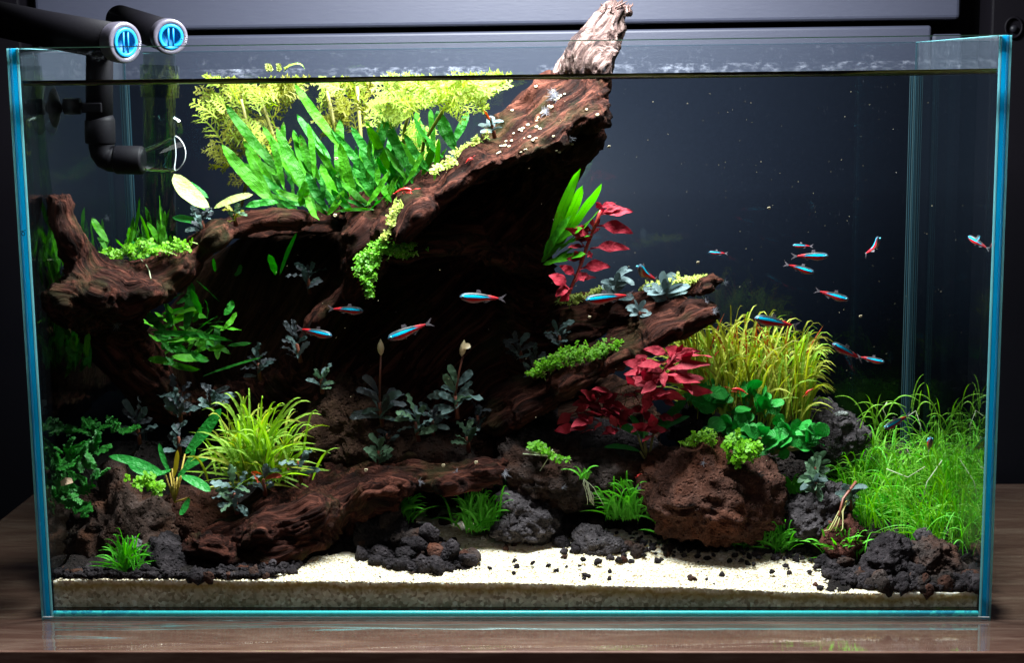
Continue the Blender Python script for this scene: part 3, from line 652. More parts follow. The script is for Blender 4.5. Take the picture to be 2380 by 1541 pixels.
def solidify(parts, voxel, smooth=6):
    V, F, _ = join(parts) if parts[0][1].shape[1] == 4 or len(parts) > 1 else (parts[0][0], parts[0][1], None); me = bpy.data.meshes.new('tmp'); me.from_pydata(V.tolist(), [], F.tolist()); me.update()
    o = bpy.data.objects.new('tmp', me); COL.objects.link(o)
    m = o.modifiers.new('r', 'REMESH'); m.mode = 'VOXEL'; m.voxel_size = voxel; s_ = o.modifiers.new('s', 'SMOOTH'); s_.factor = .6; s_.iterations = smooth
    dg = bpy.context.evaluated_depsgraph_get(); dg.update(); e = bpy.data.meshes.new_from_object(o.evaluated_get(dg)); bpy.data.objects.remove(o); bpy.data.meshes.remove(me)
    V = np.empty(len(e.vertices)*3, np.float32); e.vertices.foreach_get('co', V); N = np.empty_like(V); e.vertices.foreach_get('normal', N)
    L = np.empty(len(e.loops), np.int32); e.loops.foreach_get('vertex_index', L); tot = np.empty(len(e.polygons), np.int32); e.polygons.foreach_get('loop_total', tot)
    bpy.data.meshes.remove(e)
    assert (tot == 4).all()
    return V.reshape(-1, 3).astype(float), N.reshape(-1, 3).astype(float), L.reshape(-1, 4)
def grain_of(V, lines):
    px, py = proj(V); best = np.full(len(V), 1e9); s_ = np.zeros(len(V)); nn = np.zeros(len(V))
    for li, ln in enumerate(lines):
        ln = np.asarray(ln, float); acc = 0
        for a, b in zip(ln[:-1], ln[1:]):
            ab = b-a; L = math.hypot(*ab); t_ = np.clip(((px-a[0])*ab[0]+(py-a[1])*ab[1])/L**2, 0, 1); d = np.hypot(px-a[0]-t_*ab[0], py-a[1]-t_*ab[1])
            sg = np.sign((px-a[0])*ab[1]-(py-a[1])*ab[0]); k = d < best; best = np.where(k, d, best); s_ = np.where(k, acc+t_*L, s_); nn = np.where(k, sg*d, nn); acc += L
    return np.stack([s_/33.0, nn/33.0, V[:, 1]], 1)
def wood(name, parts, lines, mat, par, voxel=.2, amp=.30, seed=1, coarse=.35, holes=.0):
    V, N, F = solidify(parts, voxel); gr = grain_of(V, lines)
    q = gr + .36*np.stack([fbm(V*.3, 2, seed+40), fbm(V*.3, 2, seed+50), fbm(V*.3, 2, seed+60)], 1)
    r = 1-2*np.abs(vn(q*np.array([.08, .9, .9]), seed))**.7; r2 = 1-2*np.abs(vn(q*np.array([.12, 2.1, 2.1]), seed+9))**.7; r3 = 1-2*np.abs(vn(q*np.array([.2, 4.2, 4.2]), seed+5))
    d = amp*(r*.70) + amp*.60*r2 + amp*.42*r3 + coarse*.6*fbm(V*.40, 2, seed+20) - amp*.2
    V2 = V + N*d[:, None]
    return mk(name, V2, F, mat, par, att={'grain': q})

# ---- the great trunk that leans out of the water
tr = thing('leaning_driftwood', 'huge dark driftwood trunk leaning across the tank, its pale splintered tip above the water', 'driftwood', (-2, 12, 3))
A1 = [(1278, 172), (1418, 178), (1417, 230), (1411, 287), (1392, 300), (1345, 292), (1325, 310), (1322, 345), (1280, 358), (1235, 367), (1190, 380), (1141, 397), (1100, 420), (1061, 445), (1020, 480), (985, 520), (955, 560), (925, 572), (880, 575), (875, 530), (900, 500), (905, 470), (950, 440), (1000, 395), (1060, 365), (1100, 335), (1150, 285), (1200, 230), (1240, 195)]
cA1 = [(1440, 20, 14), (1390, 20, 14.5), (1415, 180, 11.5), (1275, 165, 15.5), (1200, 230, 15.5), (1411, 287, 8.5), (1322, 340, 7.3), (1235, 365, 7.3), (1150, 290, 15), (1141, 397, 7.0), (1000, 395, 13.5), (1061, 445, 6.8), (985, 520, 6.8), (955, 560, 7), (905, 470, 12.5), (880, 570, 8.5)]
A1b = [(1278, 178), (1300, 138), (1340, 85), (1385, 22), (1408, 3), (1425, 8), (1440, 14), (1452, 10), (1468, 16), (1461, 32), (1452, 38), (1444, 70), (1437, 100), (1428, 150), (1418, 182)]
A2 = [(1404, 290), (1400, 330), (1372, 368), (1335, 405), (1300, 432), (1310, 442), (1295, 480), (1288, 530), (1277, 600), (1290, 660), (1310, 720), (1320, 800), (1290, 880), (1230, 960), (1170, 1010), (1100, 1050), (900, 1060), (760, 1020), (640, 990), (540, 990), (440, 980), (380, 930), (470, 900), (600, 860), (700, 800), (760, 720), (785, 640), (792, 560), (795, 490), (830, 442), (872, 436), (905, 460), (980, 450), (1100, 390), (1320, 300)]
cA2 = [(1380, 320, 13), (1290, 500, 16.5), (1270, 640, 17), (1150, 900, 18), (900, 800, 20), (600, 900, 20), (450, 950, 20), (840, 460, 17), (850, 560, 18), (1100, 450, 18), (1100, 700, 19), (800, 980, 19)]
A3 = [(868, 604), (885, 582), (925, 590), (960, 575), (1000, 566), (1060, 557), (1130, 556), (1200, 574), (1268, 600), (1272, 640), (1230, 640), (1150, 612), (1080, 590), (1020, 600), (975, 604), (945, 614), (905, 606), (885, 640), (868, 640)]
cA3 = [(880, 600, 8.5), (1000, 585, 9), (1130, 570, 10.5), (1260, 620, 13)]
A5 = [(1060, 445), (1150, 400), (1230, 385), (1160, 470), (1060, 540), (960, 580), (940, 560), (985, 520)]
GL = [[(1430, 0), (1330, 190), (1200, 310), (1060, 400), (960, 500), (900, 570), (780, 700), (700, 850)], [(1270, 640), (1130, 575), (1000, 585), (880, 600)], [(1400, 300), (1250, 480), (1000, 700), (800, 900)]]
wood('submerged_trunk', [pillow(A1, cA1, 1.5, 34, seed=1), pillow(A2, cA2, 2.2, 60, 9, seed=2), pillow(A3, cA3, 1.2, 18, 5, seed=3),
     pillow([(800, 500), (828, 444), (872, 436), (905, 462), (900, 560), (880, 640), (845, 690), (770, 740), (700, 800), (720, 740), (790, 660), (800, 580)], [(850, 450, 12.5), (850, 560, 10.5), (760, 720, 12)], 1.8, 50, 6, seed=4)],
     GL, M['wood'], tr, .18, .36, 3, .42)
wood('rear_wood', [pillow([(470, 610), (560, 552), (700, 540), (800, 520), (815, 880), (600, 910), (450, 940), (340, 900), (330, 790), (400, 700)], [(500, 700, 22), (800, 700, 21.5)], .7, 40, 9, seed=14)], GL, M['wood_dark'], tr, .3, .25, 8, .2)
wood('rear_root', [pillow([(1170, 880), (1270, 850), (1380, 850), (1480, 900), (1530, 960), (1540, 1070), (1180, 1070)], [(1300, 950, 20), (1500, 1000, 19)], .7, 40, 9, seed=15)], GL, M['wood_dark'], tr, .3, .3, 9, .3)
ROOF = []
for (px, py, y0, y1, rr) in ((560, 522, 13.5, 22, .5), (620, 516, 13.5, 22, .6), (690, 514, 13.5, 21, .7), (760, 506, 12.5, 21, .9), (840, 470, 11, 21, 1.5), (920, 462, 10, 21, 1.6), (1010, 430, 9, 20, 1.6), (1100, 385, 9, 19, 1.5)):
    V, F = ico(3); a_, b_ = W(px, py+8, y0), W(px, py-4, y1); V = V*np.array([2.2, (b_[1]-a_[1])/2, (.45)*rr/1.2]); V[:, 2] += V[:, 1]*.12; ROOF.append((V + (a_+b_)/2 + np.array([0, 0, -.15]), np.concatenate([F, F[:, 2:3]], 1)))
wood('fern_shelf', [(np.concatenate([r_[0] for r_ in ROOF]), np.concatenate([r_[1][:, :3] + i_*len(ROOF[0][0]) for i_, r_ in enumerate(ROOF)]))], GL, M['wood'], tr, .24, .12, 7, .15)
wood('dry_tip', [pillow(A1b, cA1, 1.35, 40, 5, seed=1)], [GL[0]], M['wood_grey'], tr, .10, .30, 5, .12)
# splinters at the broken tip
sp_ = []
for _ in range(70):
    u_ = rng.uniform(0, 1); px, py = 1402+u_*62, 8+abs(u_-.55)*10+rng.uniform(0, 18); y_ = 14+rng.uniform(-1, 1); d = np.array([rng.normal(0, .35)+.3, rng.normal(0, .3), rng.uniform(.1, 1)])
    P0 = W(px, py, y_); L_ = rng.uniform(.2, .55); sp_.append(tubeq(np.array([P0-unit(d)*.3, P0+unit(d)*L_*.5, P0+unit(d)*L_+rng.normal(0, .06, 3)]), np.array([.07, .05, .012]), 4))
V, F, _ = join(sp_); tag(mk('splinters', V, F, M['wood_grey'], tr), kind='stuff')

# ---- left driftwood with the upright knob
tl_ = thing('knobbed_driftwood', 'brown driftwood branch with an upright round knob, arching over dark ferns', 'driftwood', (-20, 9, 8))
B1 = [(108, 462), (118, 450), (140, 446), (160, 453), (169, 470), (167, 498), (175, 522), (192, 545), (210, 566), (232, 585), (255, 598), (300, 600), (345, 603), (385, 588), (430, 566), (460, 546), (500, 518), (560, 504), (640, 498), (700, 500), (722, 514), (690, 524), (645, 520), (590, 530), (535, 552), (490, 590), (450, 640), (420, 668), (385, 690), (345, 712), (330, 735), (350, 790), (390, 850), (430, 920), (450, 970), (400, 990), (340, 965), (300, 945), (262, 885), (222, 832), (178, 768), (150, 756), (122, 742), (108, 716), (106, 690), (122, 668), (152, 640), (147, 602), (131, 560), (113, 502)]
cB1 = [(138, 455, 4.4), (150, 560, 4.2), (130, 700, 2.9), (230, 680, 3.4), (250, 600, 6.8), (330, 690, 5.0), (345, 605, 8.5), (430, 640, 7), (440, 570, 9.5), (500, 560, 8), (560, 505, 11), (640, 505, 10.5), (720, 512, 10.5), (250, 820, 9.5), (330, 860, 10.5), (420, 940, 12)]
wood('driftwood_branch', [pillow(B1, cB1, 1.7, 46, 5, seed=5)], [[(135, 450), (150, 560), (220, 650), (300, 680), (400, 640), (480, 560), (560, 515), (720, 508)], [(150, 720), (250, 820), (340, 900), (420, 970)]], M['wood'], tl_, .15, .30, 11, .38)

# ---- forked log on the right
tc = thing('forked_driftwood', 'dark driftwood log pointing up and out in two splintered prongs, plants growing along it', 'driftwood', (12, 11, 4))
C1 = [(1641, 699), (1660, 709), (1663, 730), (1655, 746), (1601, 770), (1548, 796), (1474, 830), (1442, 855), (1341, 909), (1301, 942), (1240, 975), (1170, 1010), (1120, 1000), (1128, 950), (1141, 921), (1231, 872), (1300, 835), (1341, 810), (1408, 785), (1440, 752), (1475, 727), (1540, 706), (1600, 696)]
cC1 = [(1650, 705, 9), (1655, 742, 7), (1540, 708, 10.5), (1548, 795, 7), (1440, 755, 12), (1442, 850, 7.5), (1341, 812, 12), (1341, 905, 8), (1231, 875, 12), (1240, 970, 9.5), (1140, 930, 12), (1150, 1000, 11)]
C2 = [(1690, 656), (1680, 646), (1640, 643), (1598, 656), (1540, 668), (1475, 684), (1341, 688), (1275, 694), (1235, 704), (1240, 770), (1300, 800), (1380, 790), (1440, 752), (1500, 716), (1560, 700), (1600, 690), (1648, 678), (1666, 662)]
cC2 = [(1680, 650, 9.5), (1600, 660, 11.5), (1640, 678, 9), (1475, 684, 13), (1500, 715, 10.5), (1341, 690, 14.5), (1341, 780, 12), (1240, 720, 15)]
wood('forked_log', [pillow(C1, cC1, .85, 30, 5, seed=6), pillow(C2, cC2, .65, 24, 5, seed=7)], [[(1670, 722), (1540, 760), (1400, 830), (1250, 910), (1120, 990)], [(1690, 650), (1560, 690), (1400, 740), (1250, 760)]], M['wood'], tc, .14, .36, 17, .26)

# ---- low root in front
td = thing('front_driftwood', 'rusty brown driftwood root lying low on the front gravel, with a blunt raised tip', 'driftwood', (-10, 6, 2.5))
D1 = [(1172, 1078), (1150, 1064), (1129, 1062), (1090, 1072), (1029, 1081), (970, 1070), (908, 1065), (860, 1066), (813, 1070), (762, 1084), (736, 1100), (719, 1087), (690, 1092), (665, 1104), (650, 1124), (611, 1136), (590, 1160), (560, 1182), (520, 1212), (472, 1232), (450, 1248), (470, 1275), (540, 1290), (600, 1262), (660, 1268), (740, 1256), (770, 1292), (850, 1290), (870, 1240), (880, 1190), (915, 1182), (925, 1150), (975, 1134), (1043, 1140), (1110, 1140), (1164, 1118)]
cD1 = [(1165, 1070, 9), (1160, 1112, 6.5), (1030, 1082, 10), (1043, 1135, 6), (908, 1066, 11), (916, 1140, 5.5), (813, 1072, 11), (850, 1150, 5.5), (736, 1100, 10), (660, 1112, 9.5), (740, 1200, 4.6), (820, 1260, 9), (560, 1190, 8), (600, 1250, 3.4), (470, 1240, 6), (850, 1280, 9), (700, 1250, 4)]
D2 = [(560, 1262), (605, 1240), (660, 1256), (705, 1250), (745, 1247), (759, 1256), (753, 1272), (705, 1288), (655, 1312), (600, 1322), (540, 1316), (480, 1300), (430, 1290), (424, 1273), (450, 1252), (500, 1244)]
cD2 = [(750, 1256, 4.2), (650, 1290, 3.4), (500, 1290, 3.4), (440, 1270, 4), (560, 1250, 5)]
D3 = [(918, 1124), (860, 1130), (800, 1150), (760, 1180), (800, 1185), (850, 1165), (900, 1140), (985, 1128), (960, 1112)]
wood('root_body', [pillow(D1, cD1, 1.25, 40, 5, seed=8), pillow(D2, cD2, .9, 24, 5, seed=9)],
     [[(1172, 1095), (1029, 1105), (908, 1095), (830, 1110), (760, 1180), (690, 1220), (600, 1230), (470, 1255)], [(690, 1100), (620, 1160), (560, 1210), (470, 1250)], [(755, 1262), (660, 1285), (560, 1290), (430, 1280)]], M['wood'], td, .11, .40, 23, .16)

# ================================================================== rocks
def rock(name, outl, c, y, dep, mat, label, seed, sub=5, rough=1.0, cat='rock', flat=2.2):
    outl = np.asarray(outl, float); a = np.arctan2(-(outl[:, 1]-c[1]), outl[:, 0]-c[0]); r = np.hypot(outl[:, 0]-c[0], outl[:, 1]-c[1]); o = np.argsort(a); a = a[o]; r = r[o]
    a = np.concatenate([a[-1:]-2*math.pi, a, a[:1]+2*math.pi]); r = np.concatenate([r[-1:], r, r[:1]])
    V, F = ico(sub); th = np.arctan2(V[:, 2], V[:, 0]); rr = np.interp(th, a, r); rho = np.hypot(V[:, 0], V[:, 2]); size = cm(rr.mean(), y)
    yy = y + V[:, 1]*dep + .35*dep*V[:, 2]*flat
    e = rho**.85
    P = W(c[0]+np.cos(th)*rr*e, c[1]-np.sin(th)*rr*e, yy)
    N = unit(P - P.mean(0)); q = P + seed*13.7
    wl = worley(q*1.6, seed); wl2 = worley(q*4.2, seed+5)
    d = size*.22*fbm(q*.9/max(size, .5)*1.8, 4, seed, .6) + rough*(.26*ridge(q*1.7, 3, seed+3)*min(1, size*.5) - .55*np.clip(.5-wl, 0, 1)*min(1, size*.4)*1.3 - .35*np.clip(.45-wl2, 0, 1) + .12*fbm(q*6, 2, seed+8))
    P = P + N*d[:, None]
    ob = mk(name, P, F, mat); tag(ob, label, cat); return ob
rock('lava_rock', [(255, 1078), (290, 1080), (300, 1110), (330, 1148), (370, 1150), (395, 1180), (400, 1230), (385, 1290), (330, 1325), (250, 1325), (170, 1318), (155, 1262), (165, 1200), (190, 1170), (235, 1150), (240, 1100)], (280, 1225), 7, 2.6, M['lava_brown'], 'tall brown lava rock beside the dark bushy fern, a green sprig growing on its shoulder', 1)
rock('lava_rock', [(330, 1295), (345, 1262), (385, 1244), (418, 1256), (432, 1290), (440, 1335), (390, 1352), (345, 1348)], (385, 1300), 3.6, 1.3, M['lava'], 'black pitted lava rock next to the low front driftwood, by the tall brown rock', 2, 4)
rock('lava_rock', [(1589, 1030), (1551, 1046), (1519, 1074), (1487, 1109), (1475, 1140), (1492, 1183), (1546, 1210), (1620, 1228), (1681, 1232), (1760, 1232), (1806, 1215), (1805, 1170), (1790, 1120), (1775, 1085), (1740, 1056), (1700, 1043), (1668, 1022), (1630, 1020)], (1640, 1135), 8.5, 3.2, M['lava_red'], 'largest rock of all, reddish brown lava with bright green sprigs on its top', 3)
rock('lava_rock', [(1165, 1060), (1182, 1033), (1222, 1016), (1276, 1019), (1357, 1046), (1400, 1055), (1400, 1110), (1383, 1150), (1340, 1165), (1276, 1152), (1197, 1130), (1160, 1100)], (1280, 1090), 10.5, 2.6, M['lava_rustdark'], 'wide flat rust-flecked dark lava rock with a small green runner creeping over it', 4)
rock('lava_rock', [(1362, 1066), (1390, 1056), (1440, 1058), (1479, 1070), (1492, 1092), (1489, 1130), (1440, 1158), (1390, 1155), (1360, 1120)], (1425, 1105), 10, 1.9, M['lava_rustdark'], 'dark lava rock with one orange patch, wedged against the largest red rock', 5, 4)
rock('lava_rock', [(1148, 1165), (1177, 1142), (1208, 1134), (1250, 1145), (1275, 1168), (1294, 1211), (1293, 1238), (1255, 1262), (1210, 1258), (1177, 1248), (1148, 1238), (1140, 1200)], (1218, 1200), 8.8, 2.2, M['lava_grey'], 'rounded grey lava boulder on the back edge of the white sand', 6)
rock('lava_rock', [(1336, 1250), (1357, 1229), (1380, 1228), (1411, 1243), (1441, 1273), (1434, 1288), (1398, 1290), (1343, 1288), (1331, 1276)], (1385, 1265), 6.8, 1.1, M['lava_grey'], 'small wedge shaped brown-grey rock standing on the white sand', 7, 4)
rock('lava_rock', [(1846, 1168), (1878, 1149), (1927, 1133), (1957, 1141), (1978, 1165), (1965, 1205), (1943, 1230), (1900, 1245), (1847, 1247), (1822, 1225), (1820, 1195)], (1895, 1192), 8.6, 2.0, M['lava_grey'], 'grey-black pitted lava rock under a small dark leaved plant, beside the largest rock', 8)
rock('lava_rock', [(1935, 1210), (1960, 1195), (1990, 1220), (2006, 1260), (1990, 1300), (1940, 1292), (1900, 1265), (1915, 1230)], (1955, 1250), 6.8, 1.4, M['rust'], 'rust red lava rock with thin roots hanging over it', 9, 4)
rock('lava_rock', [(1857, 992), (1873, 955), (1905, 936), (1948, 955), (1978, 979), (2006, 1005), (1990, 1060), (1940, 1080), (1880, 1060), (1850, 1030)], (1925, 1005), 16, 2.2, M['lava_grey'], 'grey rear rock with a white patch on top, between the yellow grass and the hairgrass', 10)
c0 = W(1955, 962, 14.6); V, F = ico(2); V = V*np.array([.55, .25, .13]) + c0; mk('white_patch', V + .05*rng.normal(size=V.shape), F, M['stone_pale'], bpy.data.objects['lava_rock.009'] if 'lava_rock.009' in bpy.data.objects else None)
rock('lava_rock', [(1575, 960), (1590, 935), (1611, 922), (1641, 927), (1667, 963), (1686, 1006), (1680, 1040), (1620, 1050), (1560, 1020)], (1625, 985), 13.5, 1.9, M['lava'], 'dark lava rock standing behind the largest red rock, under the yellow grass', 11, 4)
rock('lava_rock', [(2003, 1317), (2018, 1282), (2043, 1255), (2075, 1246), (2110, 1260), (2122, 1293), (2110, 1322), (2062, 1335), (2010, 1335)], (2062, 1293), 4.6, 1.5, M['lava'], 'blue-black honeycombed lava rock low in the corner, beside its knobbly brown twin', 12)
rock('lava_rock', [(2126, 1262), (2165, 1251), (2196, 1271), (2232, 1295), (2248, 1336), (2224, 1350), (2170, 1348), (2135, 1335), (2122, 1293)], (2180, 1300), 4.2, 1.5, M['lava_rustdark'], 'knobbly brown-black lava rock nearest the cyan corner of the glass', 13)
rock('lava_rock', [(925, 1045), (960, 1022), (1000, 1010), (1050, 1008), (1100, 1018), (1140, 1045), (1120, 1085), (1020, 1095), (940, 1085)], (1030, 1050), 13, 2, M['lava_rustdark'], 'dark rock half hidden behind the blunt tip of the front driftwood', 14, 4)
rock('peat_mound', [(700, 1010), (735, 960), (760, 915), (810, 885), (870, 900), (930, 945), (955, 1010), (940, 1070), (860, 1085), (760, 1075), (715, 1060)], (830, 990), 12.5, 2.3, M['peat'], 'reddish fibrous peat mound below the tall budding dark plant', 15, 5, 1.3, 'mound')
rock('lava_rock', [(835, 1232), (858, 1195), (900, 1183), (935, 1198), (942, 1240), (905, 1275), (850, 1280)], (888, 1232), 6.6, 1.4, M['lava'], 'black lava chunk heaped against the end of the front driftwood', 16, 4)
rock('lava_rock', [(700, 1200), (770, 1170), (840, 1180), (860, 1240), (850, 1290), (760, 1296), (700, 1260)], (780, 1240), 9, 1.5, M['lava'], 'black stone in the shadow beneath the front driftwood', 17, 4)
rock('lava_rock', [(1010, 950), (1150, 930), (1300, 970), (1400, 985), (1520, 985), (1540, 1060), (1300, 1060), (1100, 1040), (1010, 1000)], (1250, 990), 18, 2.5, M['lava'], 'black rear rock in the gloom under the forked log', 18, 4)
rock('lava_rock', [(398, 1165), (430, 1140), (480, 1150), (540, 1175), (560, 1200), (500, 1235), (440, 1262), (400, 1240)], (465, 1200), 8.2, 1.6, M['lava_red'], 'dark reddish rock wedged behind the low end of the front driftwood', 23, 4)
rock('pale_pebble', [(298, 1258), (315, 1250), (328, 1262), (326, 1285), (308, 1290), (298, 1275)], (313, 1270), 4.2, .4, M['stone_pale'], 'pale grey-green pebble lodged in the tall brown rock', 19, 3, .5, 'pebble')
rock('pale_pebble', [(1796, 1224), (1802, 1209), (1808, 1208), (1813, 1222), (1808, 1234), (1799, 1233)], (1804, 1221), 7.2, .25, M['stone_pale'], 'upright pale oval pebble leaning on the foot of the largest rock', 20, 3, .2, 'pebble')
rock('pale_pebble', [(2126, 1240), (2140, 1228), (2158, 1232), (2166, 1246), (2152, 1258), (2130, 1256)], (2146, 1243), 5.4, .5, M['lava_grey'], 'light grey pebble on top of the corner rubble', 21, 3, .5, 'pebble')
rock('pale_pebble', [(1788, 1165), (1800, 1152), (1815, 1156), (1822, 1176), (1808, 1190), (1794, 1186)], (1804, 1172), 8.5, .5, M['lava_grey'], 'smooth grey-brown pebble between the largest rock and its grey neighbour', 22, 3, .4, 'pebble')

# ------------------------------------------------------------------ lava gravel, one by one
PEB = {}
def pebmesh(mat, k):
    if (mat, k) not in PEB:
        r_ = np.random.default_rng(100+k); V, F = ico(2); sc_ = r_.uniform(.7, 1.25, 3); q = V + k*9.1
        V = V*sc_*(1 + .38*fbm(q*1.3, 2, k)[:, None] + .20*ridge(q*2.4, 2, k+2)[:, None]); V[:, 2] *= .85
        me = fast('pebble', V, F); me.materials.append(M[mat]); PEB[(mat, k)] = me
    return PEB[(mat, k)]
def pebble(px, py, r_px, label, group, mat=None, lift=.3, g0=None, r=None):
    g_ = G(px, py) if g0 is None else np.asarray(g0, float)
    if r is None: r = cm(r_px, g_[1])
    mat = mat or ('lava_rustdark' if rng.uniform() < .35 else ('lava_red' if rng.uniform() < .12 else 'lava'))
    o = bpy.data.objects.new('lava_pebble', pebmesh(mat, int(rng.integers(9)))); COL.objects.link(o)
    o.location = Vector((g_[0], g_[1], g_[2]+r*lift))*S; o.scale = (r,)*3; o.rotation_euler = rng.uniform(0, 6.28, 3).tolist()
    return tag(o, label, 'pebble', group)
SC = [(1678, 1831, 7), (1684, 1849, 8), (1785, 1847, 6), (1812, 1863, 8), (1845, 1848, 5), (1988, 1824, 9), (2030, 1832, 11), (2057, 1834, 9), (2033, 1814, 8), (2078, 1808, 20), (2046, 1787, 17), (2143, 1833, 10), (2112, 1797, 7), (1987, 1869, 8), (1985, 1890, 8),
      (1910, 1880, 9), (1903, 1890, 6), (2255, 1890, 9), (2302, 1890, 5), (2325, 1905, 3), (2229, 1814, 9), (2175, 1797, 13), (2187, 1786, 9), (2215, 1793, 8), (2441, 1818, 9), (2475, 1808, 9), (2408, 1794, 8), (2540, 1816, 10), (2568, 1817, 9), (2571, 1871, 9), (2558, 1913, 4), (2657, 1912, 8), (2670, 1921, 8),
      (1831, 1779, 17), (1838, 1803, 12), (1877, 1799, 12), (1970, 1808, 10), (1668, 1759, 20), (1732, 1773, 12), (1478, 1764, 8), (1451, 1701, 17), (1405, 1681, 15), (1345, 1869, 6), (1239, 1883, 4), (1347, 1891, 4)]
where = ['on the open white sand', 'on the sand near the front glass', 'on the sand below the wedge shaped rock', 'on the bright sand strip']
names_w = {0: 'dark lava crumb', 1: 'black lava pebble', 2: 'brown lava pebble', 3: 'chunky black lava pebble'}
NY = {'the grey boulder': (1220, 1200), 'the wedge shaped rock': (1385, 1262), 'the largest red rock': (1640, 1180), 'the front driftwood': (850, 1250), 'the corner rubble': (1960, 1340), 'the blunt driftwood tip': (1120, 1120)}
for q, (a, b, r_) in enumerate(SC):
    px, py = a/1.4017, b/1.4017
    near = min((('the grey boulder', 1220, 1200), ('the wedge shaped rock', 1385, 1262), ('the largest red rock', 1640, 1180), ('the front driftwood', 850, 1250), ('the corner rubble', 1960, 1340), ('the blunt driftwood tip', 1120, 1120)), key=lambda k: (k[1]-px)**2+(k[2]-py)**2)[0]
    pebble(px, py+2, r_*.95, f"{['tiny', 'small', 'middling', 'large'][0 if r_ < 7 else 1 if r_ < 10 else 2 if r_ < 14 else 3]} dark pebble {'behind' if py < NY[near][1]+60 else 'in front of'} and {'driftwood side of' if px < NY[near][0] else 'hairgrass side of'} {near}", f'loose pebbles on the white sand near {near}', lift=.45)
for (px, py, r_, mat, lab) in ((940, 1160, 15, 'lava_grey', 'grey stone under the driftwood tip, first of the row of stones there'), (975, 1150, 20, 'lava', 'black stone under the driftwood tip, behind the brown one'), (1022, 1168, 18, 'lava_brown', 'warm brown stone under the driftwood tip'),
        (1010, 1190, 16, 'lava_grey', 'grey flaky stone on the sand edge in front of the warm brown stone'), (1062, 1178, 17, 'lava_grey', 'smooth grey stone under the driftwood tip, next to the grass tuft'), (1055, 1145, 20, 'lava', 'dark stone directly below the end of the driftwood'), (1100, 1150, 17, 'lava', 'dark stone behind the grass tuft by the driftwood tip'),
        (1310, 1200, 17, 'lava_red', 'reddish stone beside the grey boulder'), (1338, 1185, 15, 'lava_grey', 'upright brown stone behind the reddish one'), (1400, 1190, 20, 'lava_rustdark', 'dark stone below the hanging rooted sprig'), (1370, 1205, 26, 'lava_brown', 'broad brown stone just above the wedge shaped rock'),
        (1440, 1215, 17, 'lava_rustdark', 'dark stone at the foot of the middle grass tuft'), (1600, 1222, 17, 'lava_brown', 'grey-brown stone at the foot of the largest red rock'), (1650, 1228, 20, 'lava_rustdark', 'rough dark stone at the foot of the largest red rock'), (1665, 1250, 19, 'lava_brown', 'pinkish brown stone on the sand before the largest rock'),
        (1585, 1245, 16, 'lava_rustdark', 'dark knobbly stone on the sand before the largest rock'), (1617, 1275, 19, 'lava_rustdark', 'peaked brown stone standing on the sand'), (1695, 1278, 18, 'lava_grey', 'peaked grey stone with a blue pebble against it'), (1560, 1270, 13, 'lava', 'black stone pair on the sand beside the peaked brown stone')):
    pebble(px, py, r_*.8, lab, None, mat, lift=.5)
for _ in range(22):
    u_ = rng.uniform(0, 1); px, py = 1150+u_*760, 1262+abs(rng.normal(0, 26))+u_*14
    if py > 1352: continue
    pebble(px, py, rng.uniform(3, 9), f"stray {'black' if rng.uniform() < .6 else 'brownish'} pebble on the white sand {['before the grey boulder', 'around the wedge shaped rock', 'between the wedge shaped rock and the peaked stone', 'before the largest rock', 'near the dry bent grass blade', 'by the corner grass tuft'][min(5, int(u_*6))]}", 'stray pebbles spilled over the white sand', lift=.45)
HEAPS = [('in the driftwood heap', [(850, 1200), (900, 1185), (950, 1235), (1000, 1262), (1060, 1290), (1112, 1318), (1040, 1330), (960, 1335), (900, 1325), (840, 1300)], 72, (12, 26)),
         ('in the corner rubble', [(1880, 1270), (1930, 1300), (1990, 1330), (2080, 1325), (2200, 1345), (2285, 1345), (2285, 1378), (2080, 1382), (1960, 1366), (1915, 1345), (1905, 1300)], 62, (11, 22)),
         ('at the foot of the rocks', [(1290, 1180), (1340, 1175), (1470, 1180), (1560, 1225), (1780, 1225), (1850, 1250), (1905, 1275), (1905, 1305), (1830, 1290), (1700, 1275), (1620, 1285), (1560, 1262), (1470, 1235), (1410, 1230), (1340, 1262), (1290, 1275)], 70, (11, 22)),
         ('by the tall brown rock', [(125, 1335), (330, 1330), (440, 1340), (560, 1325), (700, 1310), (690, 1335), (600, 1350), (480, 1356), (300, 1352), (130, 1350)], 26, (9, 17))]
ENDS = {HEAPS[0][0]: ('the wood', 'the sand'), HEAPS[1][0]: ('the sand', 'the glass corner'), HEAPS[2][0]: ('the boulder', 'the pitted rock'), HEAPS[3][0]: ('the glass', 'the driftwood')}
for (wh, poly, cnt, (r0, r1)) in HEAPS:
    poly = np.array(poly, float); lo, hi = poly.min(0), poly.max(0); k = 0
    while k < cnt:
        px, py = rng.uniform(lo[0], hi[0]), rng.uniform(lo[1], hi[1])
        if not inpoly(px, py, poly): continue
        edge = float(segdist(np.array(px), np.array(py), poly)); rr_ = rng.uniform(r0, r1); u_ = (px-lo[0])/(hi[0]-lo[0]); v_ = (py-lo[1])/(hi[1]-lo[1]); e0, e1 = ENDS[wh]; mt = 'lava_rustdark' if rng.uniform() < .35 else ('lava_red' if rng.uniform() < .15 else 'lava'); q_ = (rr_-r0)/(r1-r0)
        lab = f"{['small', 'medium', 'big'][min(2, int(q_*3))]} {dict(lava='black', lava_rustdark='rust-flecked', lava_red='reddish')[mt]} pebble {['high up', 'midway', 'low down'][min(2, int(v_*3))]} {['towards ' + e0, 'halfway along', 'towards ' + e1][min(2, int(u_*3))]}, {wh}"
        pebble(px, py, rr_, lab, f'lava pebbles {wh}', mt, lift=.4+min(edge, 30)/30*rng.uniform(0, 1)*(1.2+(2.6*(1-u_) if 'driftwood heap' in wh else 0))); k += 1
